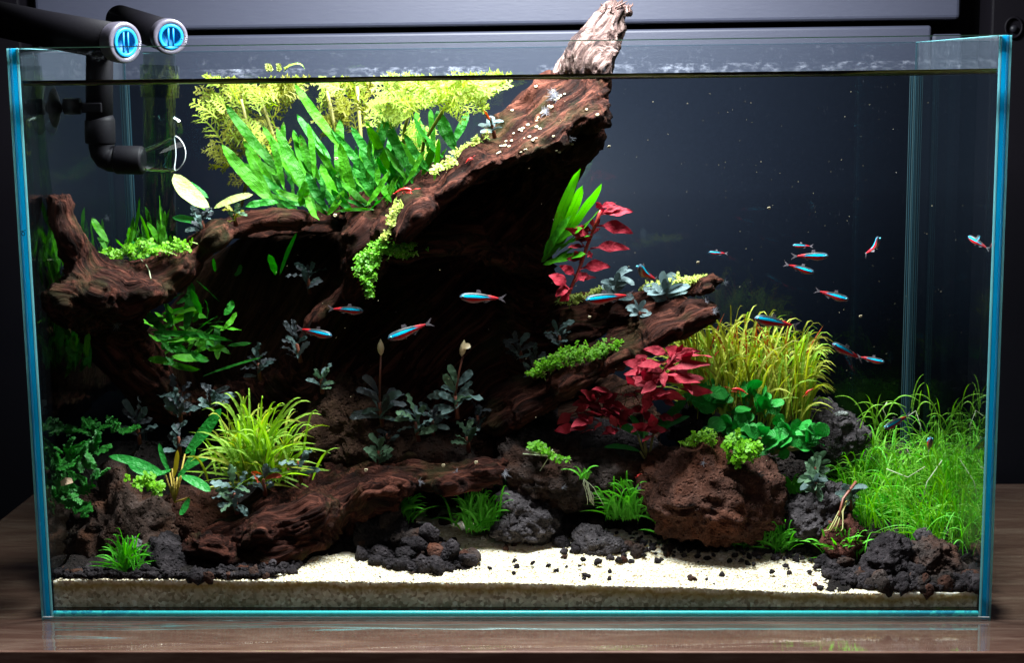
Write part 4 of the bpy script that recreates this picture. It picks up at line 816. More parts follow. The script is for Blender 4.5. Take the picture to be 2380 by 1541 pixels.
# finer lava gravel that nobody could count
pts = []
for (poly, cnt) in [(HEAPS[0][1], 1100), (HEAPS[1][1], 1500), (HEAPS[2][1], 1700), (HEAPS[3][1], 700), ([(960, 1190), (1060, 1300), (1150, 1330), (1400, 1300), (1700, 1290), (1900, 1310), (1930, 1360), (1500, 1320), (1200, 1345), (1050, 1340), (930, 1300)], 90), ([(1330, 1260), (1480, 1225), (1600, 1270), (1860, 1290), (1900, 1310), (1600, 1300), (1400, 1300)], 160), ([(1850, 1150), (2000, 1180), (2140, 1230), (2280, 1300), (2280, 1380), (1960, 1366), (1900, 1290), (1820, 1250)], 900)]:
    poly = np.array(poly, float); lo, hi = poly.min(0), poly.max(0); P = rng.uniform(lo, hi, (cnt*2, 2)); P = P[inpoly(P[:, 0], P[:, 1], poly)][:cnt]; pts.append(P)
pts = np.concatenate(pts); yl = np.linspace(.9, 20, 160); P = W(np.repeat(pts[:, :1], 160, 1), np.repeat(pts[:, 1:], 160, 1), np.tile(yl, (len(pts), 1))); dz = P[..., 2]-H(P[..., 0], P[..., 1]); ii = np.argmax(dz <= 0, 1)
Pg = P[np.arange(len(pts)), ii]; Pg[:, 2] = H(Pg[:, 0], Pg[:, 1]) + .12 + rng.uniform(0, .25, len(Pg))
scatter('lava_gravel', Pg, rng.uniform(.10, .26, len(Pg)), M['lava'], 1, jit=.3)
n = 2600; X = rng.uniform(-29, 24, n); Y = .7+rng.uniform(0, 1, n)**2*12; P = np.stack([X, Y, H(X, Y)+.02], -1); px, py = proj(P); P = P[inpoly(px, py, SANDP)]
scatter('sand_specks', P, rng.uniform(.012, .045, len(P))*rng.choice([1, 1, 1.6], len(P)), M['lava_brown'], 0)
# ================================================================== leaves
PROF = {
 'lance': lambda t: np.clip(t*1.02, 0, 1)**.55*np.clip(1-t, 0, 1)**.62*1.45*(1+.0*t),
 'java': lambda t: (np.clip(t, 0, 1)**.6*np.clip(1-t, 0, 1)**.5*1.55),
 'grass': lambda t: np.clip(t*10, .35, 1)*np.clip((1-t)*1.6, 0, 1)**.6,
 'hair': lambda t: np.clip((1-t)*2.2, .15, 1),
 'oval': lambda t: np.sqrt(np.clip(1-(2*t-1)**2, 0, 1))**.9,
 'stalk': lambda t: np.where(t < .32, .09, np.sqrt(np.clip(1-((t-.66)/.345)**2, 0, 1))**.85 + .02),
 'ludw': lambda t: np.where(t < .18, .10, np.clip((t-.18)*3.2, 0, 1)**.8*np.clip(1-t, 0, 1)**.75*1.6 + .02),
 'buce': lambda t: np.clip(t-.04, 0, 1)**.8*np.clip(1-t, 0, 1)**.42*2.05 + .06,
}
def blade(P0, P1, P2, wd, N, n=8, prof='java', wave=0, wf=3.0, fold=.12, tw=0., m=4, twn=0):
    """a leaf as a bent strip: P0 root, P2 tip, wd full width (cm), N the way its face looks"""
    t = np.linspace(0, 1, n+1); C = bez(np.asarray(P0), np.asarray(P1), np.asarray(P2), n+1); T = unit(np.gradient(C, axis=0))
    N = unit(np.asarray(N, float)); B = unit(np.cross(T, N)); NN = np.cross(B, T)
    if tw:
        a = tw*t[:, None]; B, NN = B*np.cos(a)+NN*np.sin(a), NN*np.cos(a)-B*np.sin(a)
    h = PROF[prof](t)*wd*.5; v = np.linspace(-1, 1, m+1); ph = rng.uniform(0, 6.28)
    wv = wave*np.sin(t[:, None]*wf*6.283+ph+(v[None] > 0)*1.9)*np.abs(v[None])**1.5*h.max()
    V = C[:, None] + B[:, None]*(h[:, None]*v[None])[..., None] + NN[:, None]*(fold*np.abs(v[None])*h[:, None]+wv)[..., None]
    UV = np.stack(np.broadcast_arrays(t[:, None], (v[None]+1)/2), -1); i, j = np.meshgrid(np.arange(m), np.arange(n)); a = (j*(m+1)+i).ravel()
    return V.reshape(-1, 3), np.stack([a, a+1, a+m+2, a+m+1], 1), UV.reshape(-1, 2)
NV = unit(-FW*1.0 + np.array([0, 0, .55]))              # a leaf face that looks out of the tank and up
def facing(j=.45): return NV + rng.normal(0, j, 3)
def leafpx(par, b, tp, wpx, mat, name='leaf', bow=0., sag=0., n=9, prof='java', wave=.12, wf=2.5, fold=.12, tw=0, N=None, j=.3, label=None):
    P0 = W(*b); P2 = W(*tp); dx, dy = tp[0]-b[0], tp[1]-b[1]; L = math.hypot(dx, dy)+1e-6
    P1 = W((b[0]+tp[0])/2 - dy/L*bow, (b[1]+tp[1])/2 + dx/L*bow - sag, (b[2]+tp[2])/2)
    V, F, U = blade(P0, P1, P2, cm(wpx, (b[2]+tp[2])/2), N if N is not None else facing(j), n, prof, wave, wf, fold, tw)
    o = mk(name, V, F, mat, par, uv=U)
    if label: o['label'] = label
    return o
def plant(name, label, base, cat='plant', group=None): return thing(name, label, cat, W(*base), group)

# ------------------------------------------------------------------ java ferns on top of the wood
jf = plant('java_fern', 'largest bright green java fern, a dense fan of long bumpy leaves atop the driftwood', (760, 490, 13), 'fern')
J = [((800, 350, 12), (684, 192, 12), 30, -8), ((905, 480, 12), (770, 300, 12), 26, 6), ((770, 370, 13), (690, 265, 14), 27, -6), ((650, 400, 11), (523, 240, 11), 31, -8), ((640, 478, 9.5), (515, 335, 9), 40, -8), ((700, 420, 12), (610, 292, 12), 28, -6),
     ((660, 440, 10), (629, 318, 10), 23, 4), ((735, 480, 10), (642, 296, 11), 36, -8), ((722, 400, 11), (697, 312, 11), 27, 0), ((960, 410, 11), (884, 247, 11), 33, -8), ((872, 372, 12), (890, 255, 12.5), 38, 10), ((1040, 378, 12), (957, 268, 11), 35, -12),
     ((1060, 350, 13), (1015, 256, 14), 42, -2), ((1050, 335, 14), (1088, 259, 15), 27, 4), ((1008, 345, 14), (1000, 252, 15), 22, 0), ((975, 345, 14), (967, 256, 15), 22, 3), ((640, 478, 10), (570, 340, 10), 26, -6), ((735, 500, 9), (694, 430, 9), 26, 8),
     ((697, 480, 9), (708, 420, 8.6), 34, 6), ((777, 492, 9), (870, 487, 8), 11, -6), ((742, 512, 8.5), (715, 452, 9), 24, -14), ((650, 470, 9), (570, 480, 9), 26, 8), ((730, 470, 10), (640, 440, 9.5), 22, -8), ((830, 470, 11), (790, 330, 11), 34, -8), ((850, 460, 11), (858, 320, 12), 36, 4), ((900, 450, 11), (835, 345, 11), 30, -8),
     ((930, 440, 11), (925, 330, 12), 30, 2), ((880, 470, 10), (820, 400, 10), 30, -6), ((950, 420, 11), (895, 340, 11), 26, -6), ((800, 480, 10), (745, 380, 10), 34, -10), ((760, 490, 10), (712, 400, 10), 30, -6), ((1000, 400, 11), (940, 310, 11), 26, -8), ((980, 410, 12), (1010, 330, 12), 24, 4),
     ((910, 470, 10), (870, 400, 10), 24, -4), ((700, 480, 11), (600, 400, 12), 26, -10), ((850, 480, 9), (905, 395, 9), 20, 6), ((940, 430, 10), (985, 350, 10), 22, 6), ((760, 500, 9), (800, 440, 9), 22, 6), ((820, 490, 9), (770, 440, 9), 24, -4)]
for b, tp, w_, bow in J: leafpx(jf, b, tp, w_*1.0, M['java'] if rng.uniform() < .72 else M['java_dark'], bow=bow, wave=.22, j=.4, n=11)
for _ in range(64):
    bx, by = rng.uniform(660, 1030), 0; by = 500 - max(0, bx-850)*.35 + rng.uniform(-25, 5); a = rng.normal(-.3, .55); L = rng.uniform(50, 110); y_ = rng.uniform(10, 17)
    leafpx(jf, (bx, by, y_), (bx+math.sin(a)*L, by-math.cos(a)*L, y_+rng.uniform(-1.5, 1.5)), rng.uniform(16, 30), M['java_dark'] if rng.uniform() < .55 else M['java'], bow=rng.uniform(-8, 8), wave=.25, j=.5, n=8)
for _ in range(44):
    bx, by = rng.uniform(620, 1020), rng.uniform(400, 480); y_ = rng.uniform(12, 17); by -= max(0, bx-860)*.4; a = rng.normal(-.32, .28); L = rng.uniform(70, 150)
    leafpx(jf, (bx, by, y_), (bx+math.sin(a)*L, max(by-math.cos(a)*L, 215), y_+rng.uniform(-1.5, 1.5)), rng.uniform(20, 34), M['java'] if rng.uniform() < .65 else M['java_dark'], bow=rng.uniform(-12, 8), wave=.3, wf=3.5, j=.55, n=10)
j2 = plant('java_fern', 'java fern hanging out beside the trunk, just above the red stem plant', (1275, 605, 12), 'fern')
for b, tp, w_, bow in [((1275, 600, 9), (1349, 392, 5.5), 34, -14), ((1290, 560, 9), (1354, 430, 5.5), 36, 8), ((1300, 560, 9), (1399, 426, 5.5), 34, 6), ((1290, 590, 9), (1394, 488, 5.5), 28, 6), ((1280, 585, 9), (1371, 548, 6), 22, -8), ((1262, 615, 9), (1361, 590, 6), 32, -6), ((1275, 575, 9), (1354, 530, 6), 32, -10), ((1262, 600, 9), (1330, 500, 6), 36, -8), ((1258, 610, 11.5), (1320, 545, 11), 30, -4), ((1290, 545, 12), (1345, 400, 13), 22, 2), ((1270, 612, 10.5), (1345, 565, 10), 20, 4)]:
    leafpx(j2, b, tp, w_, M['java'], bow=bow, wave=.16, j=.3, n=11)
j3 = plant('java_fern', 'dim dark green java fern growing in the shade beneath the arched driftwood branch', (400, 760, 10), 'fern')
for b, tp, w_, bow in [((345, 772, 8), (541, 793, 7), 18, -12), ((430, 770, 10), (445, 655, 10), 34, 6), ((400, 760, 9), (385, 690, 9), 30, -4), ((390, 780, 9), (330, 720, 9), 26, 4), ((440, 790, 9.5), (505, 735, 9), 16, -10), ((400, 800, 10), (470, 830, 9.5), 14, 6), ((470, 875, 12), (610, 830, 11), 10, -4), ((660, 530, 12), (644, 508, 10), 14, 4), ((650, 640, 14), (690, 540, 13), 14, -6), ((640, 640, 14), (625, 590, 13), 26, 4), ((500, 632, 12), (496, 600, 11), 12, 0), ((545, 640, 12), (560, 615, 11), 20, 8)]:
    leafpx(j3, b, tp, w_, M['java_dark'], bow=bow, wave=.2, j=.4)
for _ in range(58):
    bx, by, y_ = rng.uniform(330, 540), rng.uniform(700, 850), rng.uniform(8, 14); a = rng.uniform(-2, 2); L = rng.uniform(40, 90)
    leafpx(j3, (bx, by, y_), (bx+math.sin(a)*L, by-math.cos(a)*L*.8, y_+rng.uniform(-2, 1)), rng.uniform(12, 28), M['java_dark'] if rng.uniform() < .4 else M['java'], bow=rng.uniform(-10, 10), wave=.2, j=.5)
j7 = plant('java_fern', 'short bright fern leaves rising behind the creeping sprigs in the saddle of the branch', (330, 590, 10), 'fern')
for _ in range(12):
    bx, by, y_ = rng.uniform(235, 440), rng.uniform(560, 610), rng.uniform(8, 12); a = rng.normal(.1, .8); L = rng.uniform(35, 85)
    leafpx(j7, (bx, by, y_), (bx+math.sin(a)*L, by-math.cos(a)*L, y_+rng.uniform(-1, 1)), rng.uniform(10, 26), M['java'], bow=rng.uniform(-8, 8), wave=.25, j=.5)
j4 = plant('java_fern', 'narrow leaved green fern behind the upright knob, mirrored in the side glass', (330, 620, 15), 'fern')
for _ in range(34):
    bx, by, y_ = rng.uniform(270, 400), rng.uniform(560, 640), rng.uniform(13, 20); a = rng.normal(0, .5); L = rng.uniform(40, 120); bx = max(bx, 250+(y_-2)*4)
    leafpx(j4, (bx, by, y_), (bx+math.sin(a)*L*.7, by-math.cos(a)*L, y_+rng.uniform(-1, 1)), rng.uniform(10, 20), M['java'], bow=rng.uniform(-8, 8), wave=.2, j=.5)
j6 = plant('java_fern', 'narrow fern leaves at the cyan edged glass, standing in for mirrored ferns, beside the knobbed driftwood', (110, 700, 3), 'fern')  # leaves added in place of ferns mirrored by the side glass
for _ in range(26):
    by = rng.uniform(600, 780); y_ = rng.uniform(4.5, 7.0); lo_ = 58+y_*8.3+(by-600)*.045; bx = lo_+rng.uniform(2, 34); a = rng.normal(0, .35); L = rng.uniform(50, 120)
    leafpx(j6, (bx, by, y_), (max(bx+math.sin(a)*L*.6, lo_-4), by-L, y_+rng.uniform(-.5, .5)), rng.uniform(9, 17), M['java'], bow=rng.uniform(-6, 6), wave=.2, j=.5, n=7)
j5 = plant('java_fern', 'green fern low behind the knobbed driftwood, squeezed against the side glass', (150, 800, 5), 'fern')
for _ in range(34):
    bx, by, y_ = rng.uniform(112, 215), rng.uniform(700, 880), rng.uniform(4.5, 9); bx = max(bx, 70+y_*8.5+(by-600)*.04); a = rng.normal(.1, .7); L = rng.uniform(40, 100)
    leafpx(j5, (bx, by, y_), (max(bx+math.sin(a)*L*.5, 72+y_*8.5+(by-600)*.04), by-math.cos(a)*L, y_+rng.uniform(-1, 1)), rng.uniform(12, 26), M['java'] if rng.uniform() < .5 else M['java_dark'], bow=rng.uniform(-8, 8), wave=.2, j=.5)

# ------------------------------------------------------------------ pale anubias
an = plant('anubias', 'anubias with two large pale cream-green leaves beside the java fern', (490, 490, 9))
leafpx(an, (487, 482, 8.5), (404, 404, 8.5), 58, M['pale'], bow=-16, wave=.08, n=12, prof='java', j=.1)
leafpx(an, (497, 484, 8), (588, 452, 8), 26, M['pale'], bow=-10, wave=.08, n=10, j=.1)
leafpx(an, (485, 460, 9.5), (404, 415, 9.5), 26, M['anub'], bow=8, n=10); leafpx(an, (470, 520, 8.5), (400, 505, 8.5), 26, M['anub'], bow=6, n=9); leafpx(an, (480, 490, 9), (420, 440, 9.5), 22, M['java'], bow=4)
leafpx(an, (350, 595, 8.5), (305, 560, 9), 30, M['anub'], bow=-8, n=9); leafpx(an, (390, 585, 8.5), (318, 552, 9), 32, M['java'], bow=-8, n=9)

# ------------------------------------------------------------------ water sprite: forked lace fronds
def frond(b, tp, spread, wd, mat, par, name='frond'):
    P0, P2 = W(*b), W(*tp); L = np.linalg.norm(P2-P0); ax = unit(P2-P0); N = unit(facing(.5)); B = unit(np.cross(ax, N)); P1 = (P0+P2)/2 + B*rng.uniform(-.15, .15)*L; parts = []
    C = bez(P0, P1, P2, 8); parts.append(blade(P0, P1, P2, wd*1.1, N, 6, 'hair', m=1))
    np_ = 6
    for i in range(1, np_+1):
        t_ = i/(np_+.6); c = (1-t_)**2*P0+2*t_*(1-t_)*P1+t_*t_*P2
        for s in (-1, 1):
            l_ = spread*L*(1-.62*t_)*rng.uniform(.7, 1.2); d = unit(ax*rng.uniform(.7, 1.0) + s*B + N*rng.normal(0, .25)); e = c + d*l_
            parts.append(blade(c, (c+e)/2+ax*l_*.05, e, wd, N, 3, 'hair', m=1))
            for (f_, s2) in ((.35, 1), (.5, -1), (.7, 1), (.78, -1)):
                q = c + d*l_*f_; d2 = unit(d + s2*.9*np.cross(d, N) + N*rng.normal(0, .2)); e2 = q + d2*l_*.42*rng.uniform(.7, 1.2)
                parts.append(blade(q, (q+e2)/2 + d*l_*.04, e2, wd*.9, N, 2, 'hair', m=1))
    V, F, U = join(parts); return mk(name, V, F, mat, par, uv=U)
def sprite(name, label, regions, base):
    o = plant(name, label, base, 'plant', None)
    for (x0, y0, x1, y1, cnt, ya, yb, dr, mats) in regions:
        for _ in range(cnt):
            bx, by = rng.uniform(x0, x1), rng.uniform(y0, y1); a = dr + rng.normal(0, .7); L = rng.uniform(48, 90); y_ = rng.uniform(ya, yb)
            ty = max(by-math.cos(a)*L, 183); frond((bx, max(by, 190), y_), (bx+math.sin(a)*L, ty, y_+rng.uniform(-1.5, 1.5)), .46, .095, M[mats[int(rng.integers(len(mats)))]], o)
    return o
s1 = sprite('water_sprite', 'lacy yellow-green water sprite thicket under the surface, next to the filter spout', [(500, 200, 650, 340, 46, 13, 19, -.8, ('sprite', 'sprite_olive', 'sprite')), (520, 330, 640, 440, 10, 15, 20, -.6, ('sprite_olive',)), (600, 190, 690, 260, 14, 14, 19, .4, ('sprite_olive', 'sprite'))], (580, 470, 17))
s2 = sprite('water_sprite', 'olive water sprite stems rising behind the middle of the java fern', [(740, 195, 880, 290, 26, 13, 19, 0, ('sprite_olive', 'sprite')), (730, 280, 850, 330, 8, 15, 19, -.3, ('sprite_olive',)), (930, 300, 1000, 440, 8, 16, 19, .2, ('sprite',))], (820, 480, 18))
s3 = sprite('water_sprite', 'brightest water sprite fronds, bleached by the lamp just under the surface near the trunk', [(900, 195, 1110, 245, 62, 8, 14, .5, ('sprite',)), (1040, 188, 1140, 215, 16, 7, 12, 1.2, ('sprite',)), (900, 235, 1010, 290, 12, 9, 14, -1.6, ('sprite',))], (950, 470, 17))
for o, pl in ((s1, [[(560, 480, 17), (590, 350, 16), (560, 230, 15)], [(620, 470, 17), (640, 330, 17), (600, 210, 16)]]), (s2, [[(800, 480, 17), (790, 350, 17), (760, 210, 16)], [(850, 470, 17), (840, 340, 17), (830, 200, 16)]]), (s3, [[(970, 440, 16), (985, 330, 14), (1040, 240, 11), (1080, 215, 10)], [(930, 440, 16), (940, 300, 14), (960, 230, 12)]])):
    for ln in pl: V, F = tube(np.array([W(*q) for q in ln]), .13, 6); mk('stem', V, F, M['rhizome'], o)

# ------------------------------------------------------------------ bucephalandra
def buce(label, b, R, n, mats, seed, tilt=0., fan=1.5, prof='buce', wave=.45, asp=.34, stem=None, bud=None, group=None, spec=None):
    global rng
    keep = rng; rng = np.random.default_rng(seed)
    o = plant('bucephalandra', label, b, 'plant', group); B0 = W(*b); st = [W(b[0]+math.sin(tilt)*-R*.2+R*.1, b[1]+R*.75, b[2]+.5), B0]
    V, F = tube(np.array([st[0], (st[0]+st[1])/2, st[1]]), [.16, .14, .10], 8); mk('stem', V, F, M['bstem'], o)
    n = int(n*1.5); R = R*1.12
    for i in range(n):
        a = tilt + (i/(max(n-1, 1))-.5)*2*fan + rng.normal(0, .25); L = R*rng.uniform(.5, 1.05)*(1-.12*abs(a-tilt)); hh = rng.uniform(-.25, .55)*R; y_ = b[2] + rng.uniform(-1.3, .8)*cm(R, b[2])*.5
        bb = (b[0]+rng.normal(0, R*.04)+hh*tilt*-.2, b[1]+hh, b[2]); tp = (b[0]+math.sin(a)*L, bb[1]-math.cos(a)*L*.8, y_)
        mat = M[mats[int(rng.integers(len(mats)))]]
        leafpx(o, bb, tp, L*asp*rng.uniform(.75, 1.1), mat, bow=rng.choice([-1, 1])*L*.10, sag=L*.16, n=10, prof=prof, wave=wave, wf=3.2, fold=.15, j=.45)
    if bud:
        P = np.array([W(b[0], b[1], b[2]), W((b[0]+bud[0])/2, (b[1]+bud[1])/2, b[2]), W(bud[0], bud[1]+18, b[2])]); V, F = tube(P, [.09, .07, .06], 6); fs = mk('flower_stalk', V, F, M['bstem'], o)
        c = W(bud[0], bud[1], b[2]); rr = [(.02, -.55), (.17, -.35), (.24, -.05), (.20, .22), (.10, .42), (.02, .58)]; th = np.arange(12)*2*math.pi/12
        V = np.concatenate([np.stack([c[0]+np.cos(th)*r_*(1.0)+bud[2]*h_, c[1]+np.sin(th)*r_, np.full(12, c[2]+h_)], 1) for r_, h_ in rr]); j = np.arange(12); k = (j+1) % 12
        mk('flower_bud', V, np.concatenate([np.stack([i*12+j, i*12+k, (i+1)*12+k, (i+1)*12+j], 1) for i in range(5)]), M['bud'], o)
        if bud[2] > .1: V, F, U = blade(c+(0, -.15, .1), c+(.25, -.3, .3), c+(.55, -.3, .12), .45, NV, 5, 'oval'); mk('spathe', V, F, M['bud'], o, uv=U)
    rng = keep; return o
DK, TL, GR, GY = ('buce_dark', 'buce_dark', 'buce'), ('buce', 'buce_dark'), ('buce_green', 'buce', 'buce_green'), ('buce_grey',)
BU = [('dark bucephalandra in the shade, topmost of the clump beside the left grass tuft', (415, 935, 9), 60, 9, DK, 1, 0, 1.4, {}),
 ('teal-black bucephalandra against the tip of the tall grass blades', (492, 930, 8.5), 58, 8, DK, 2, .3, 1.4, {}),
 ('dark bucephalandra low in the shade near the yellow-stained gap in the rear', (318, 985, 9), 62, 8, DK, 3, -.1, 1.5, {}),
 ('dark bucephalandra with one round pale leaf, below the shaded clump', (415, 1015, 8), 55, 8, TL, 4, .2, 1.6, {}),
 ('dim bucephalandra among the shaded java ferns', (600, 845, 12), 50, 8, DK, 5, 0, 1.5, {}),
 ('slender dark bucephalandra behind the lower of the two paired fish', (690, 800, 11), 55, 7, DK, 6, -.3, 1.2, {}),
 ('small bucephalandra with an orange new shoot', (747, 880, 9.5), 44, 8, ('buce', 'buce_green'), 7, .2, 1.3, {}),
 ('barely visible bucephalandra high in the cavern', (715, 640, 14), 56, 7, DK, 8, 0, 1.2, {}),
 ('tall dark bucephalandra with a closed cream flower bud on a straight stalk', (882, 935, 9), 74, 11, DK, 9, 0, 1.6, dict(bud=(885, 808, .0), wave=.2, asp=.30)),
 ('tall wavy teal bucephalandra with an open cream flower on a slanting stalk', (1058, 920, 9), 70, 12, ('buce', 'buce_green', 'buce'), 10, .1, 1.7, dict(bud=(1076, 810, .18))),
 ('ruffled green and bronze bucephalandra between the two flowering ones', (965, 980, 8.5), 60, 10, GR, 11, -.2, 1.6, {}),
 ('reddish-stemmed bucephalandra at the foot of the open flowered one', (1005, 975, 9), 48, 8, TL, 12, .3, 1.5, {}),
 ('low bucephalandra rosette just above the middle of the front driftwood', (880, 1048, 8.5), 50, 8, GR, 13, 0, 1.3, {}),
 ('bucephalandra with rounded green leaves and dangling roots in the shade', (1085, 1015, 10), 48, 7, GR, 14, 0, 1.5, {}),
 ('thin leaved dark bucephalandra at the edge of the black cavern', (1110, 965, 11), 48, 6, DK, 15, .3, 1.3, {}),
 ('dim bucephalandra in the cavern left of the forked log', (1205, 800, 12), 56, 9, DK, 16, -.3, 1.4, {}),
 ('ruffled bucephalandra over the sprigs on the forked log', (1240, 845, 10.5), 50, 9, TL, 17, .1, 1.4, {}),
 ('small dark bucephalandra between the forks of the log', (1300, 780, 11), 46, 7, DK, 18, 0, 1.4, {}),
 ('bucephalandra with one red curled shoot where the yellow grass meets the driftwood', (695, 1085, 6), 52, 7, ('buce', 'buce', 'buce_red'), 19, 0, 1.4, {}),
 ('bucephalandra with a red new leaf, on the shoulder of the front driftwood', (612, 1115, 5.5), 48, 8, ('buce', 'buce_grey', 'buce_red'), 20, 0, 1.7, {}),
 ('largest front bucephalandra, grey-green leaves spilling over the driftwood', (545, 1148, 4.8), 62, 12, ('buce', 'buce_green', 'buce_grey'), 21, 0, 2.4, {}),
 ('bluish round leaved bucephalandra on the upper prong of the log, behind the passing fish', (1432, 662, 11.5), 52, 12, GY, 22, 0, 1.9, dict(prof='oval', wave=.05, asp=.42)),
 ('bluish round leaved bucephalandra nearest the tip of the forked log', (1548, 688, 10), 60, 13, GY, 23, .1, 2.0, dict(prof='oval', wave=.05, asp=.46)),
 ('small bluish bucephalandra hanging below the upper prong', (1485, 725, 9.5), 34, 6, GY, 24, 0, 2.0, dict(prof='oval', wave=.05, asp=.42)),
 ('grey leaved bucephalandra with one orange leaf, high on the leaning trunk', (1143, 288, 10.5), 42, 7, ('buce_grey', 'buce_grey', 'buce_red'), 25, -.3, 1.7, dict(prof='oval', wave=.05, asp=.45)),
 ('tiny bucephalandra beside the red shrimp on the leaning trunk', (1065, 372, 8.5), 28, 6, ('buce_grey', 'buce'), 26, .3, 1.6, {}),
 ('curly bluish bucephalandra on the arched branch under the pale leaves', (470, 512, 8), 46, 9, TL, 27, 0, 1.6, dict(wave=.5)),
 ('olive brown bucephalandra at the crest of the arched branch', (545, 498, 8.5), 34, 9, ('buce_green', 'sprite_olive'), 28, 0, 1.6, {}),
 ('compact green bucephalandra with orange shoot, above the honeycombed grey rock', (1895, 1085, 8), 50, 11, GR, 29, 0, 2.0, dict(prof='oval', wave=.08, asp=.42)),
 ('rounded dark green bucephalandra resting on the grey-black pitted rock', (1895, 1118, 7.4), 48, 11, GR, 30, 0, 3.0, dict(prof='oval', wave=.05, asp=.46)),
 ('bucephalandra with an orange shoot and long yellow roots over the rust red rock', (1975, 1150, 7), 46, 9, GR, 31, .2, 2.6, dict(prof='oval', wave=.08, asp=.42)),
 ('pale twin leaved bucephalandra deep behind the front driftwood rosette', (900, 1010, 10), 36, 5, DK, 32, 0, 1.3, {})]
for lab, b, R, n, mats, sd, tilt, fan, kw in BU: buce(lab, b, R, n, [x for x in mats], sd, tilt, fan, **kw)
def twig(par, pts, r, mat, name='root'):
    V, F = tube(np.array([W(*q) for q in pts]), r, 6); return mk(name, V, F, mat, par)
rb = bpy.data.objects['bucephalandra.030'] if 'bucephalandra.030' in bpy.data.objects else None
for dx in (-18, -6, 3, 14): twig(rb, [(1968, 1165, 6.8), (1955+dx*.3, 1190, 5.8), (1945+dx, 1215+abs(dx), 5.4), (1938+dx*1.2, 1235, 5.2)], .05, M['rhizome'])
twig(rb, [(1990, 1120, 7), (1960, 1160, 6.5), (1950, 1200, 5.6)], .10, M['bstem'], 'stem')

# ------------------------------------------------------------------ crypts
cr = plant('cryptocoryne', 'glossy long leaved cryptocoryne between the tall brown rock and the yellow-green tuft', (405, 1165, 5.5))
for b, tp, w_, bow, m in [((385, 1105, 5.5), (252, 1061, 5), 30, 14, 'crypt'), ((400, 1090, 5.5), (297, 1080, 4.8), 20, -34, 'crypt'), ((430, 1056, 6.5), (514, 949, 6.5), 40, 6, 'crypt'), ((403, 1112, 5.4), (413, 1046, 5.2), 19, 4, 'crypt_yel'), ((412, 1110, 5.6), (488, 1063, 6), 20, -16, 'crypt'), ((421, 1107, 5), (489, 1143, 4.4), 34, -8, 'crypt'), ((440, 1157, 4.6), (418, 1198, 4.2), 24, -4, 'crypt'), ((410, 1120, 6), (455, 1040, 6.8), 18, 6, 'crypt'), ((395, 1100, 6.5), (370, 1030, 7), 18, -6, 'crypt')]:
    leafpx(cr, b, tp, w_, M[m], bow=bow, wave=.06, n=12, j=.15); twig(cr, [(406, 1168, 5.6), ((406+b[0])/2, (1168+b[1])/2, 5.6), b], .06, M['crypt_yel'], 'petiole')
c2_ = plant('cryptocoryne', 'dark green cryptocoryne with arching leaves in front of the wine red stems', (1505, 1065, 10))
for b, tp, w_, bow in [((1520, 1005, 10), (1598, 920, 10.5), 34, 4), ((1517, 1010, 9.5), (1603, 968, 9), 28, -8), ((1482, 1012, 9.5), (1426, 984, 9), 26, 10), ((1488, 1050, 9.5), (1404, 1040, 9), 21, -12 * -1), ((1500, 1030, 9.5), (1500, 990, 9.3), 18, 2), ((1495, 1020, 10.5), (1465, 965, 11), 24, 6)]:
    leafpx(c2_, b, tp, w_, M['crypt'], bow=bow, wave=.06, n=12, j=.2); twig(c2_, [(1506, 1068, 10), ((1506+b[0])/2, (1068+b[1])/2+6, 9.8), b], .07, M['rhizome'], 'petiole')

# ------------------------------------------------------------------ petite anubias carpets
def petite(label, pts, n, seed):
    global rng
    keep = rng; rng = np.random.default_rng(seed); o = plant('anubias', label, (pts[0][0], pts[0][1]+15, pts[0][2]))
    V, F = tube(np.array([W(p_[0], p_[1]+12, p_[2]+.3) for p_ in pts]), .22, 8); mk('rhizome', V, F, M['rhizome'], o)
    for i in range(n):
        p_ = pts[int(rng.integers(len(pts)))]; bx, by = p_[0]+rng.normal(0, 16), p_[1]+rng.normal(0, 9)+10; a = rng.uniform(-1.9, 1.9); L = rng.uniform(36, 66); y_ = p_[2]+rng.uniform(-1.6, .6)
        leafpx(o, (bx, by, p_[2]), (bx+math.sin(a)*L, by-math.cos(a)*L*.75, y_), L*.62, M['anub'], bow=rng.uniform(-7, 7), sag=rng.uniform(4, 12), n=12, prof='stalk', wave=.05, fold=.1, j=.35)
    rng = keep
petite('petite anubias with small oval dark green leaves, growing in front of the yellow grass', [(1650, 920, 12), (1690, 925, 12), (1735, 930, 11.5), (1775, 945, 11.5)], 34, 51)
petite('petite anubias spreading between the grey rear rock and the largest red rock', [(1705, 995, 10.5), (1750, 1005, 10), (1800, 1010, 10), (1850, 1010, 10), (1890, 1020, 9.5), (1790, 1040, 9.5)], 58, 52)

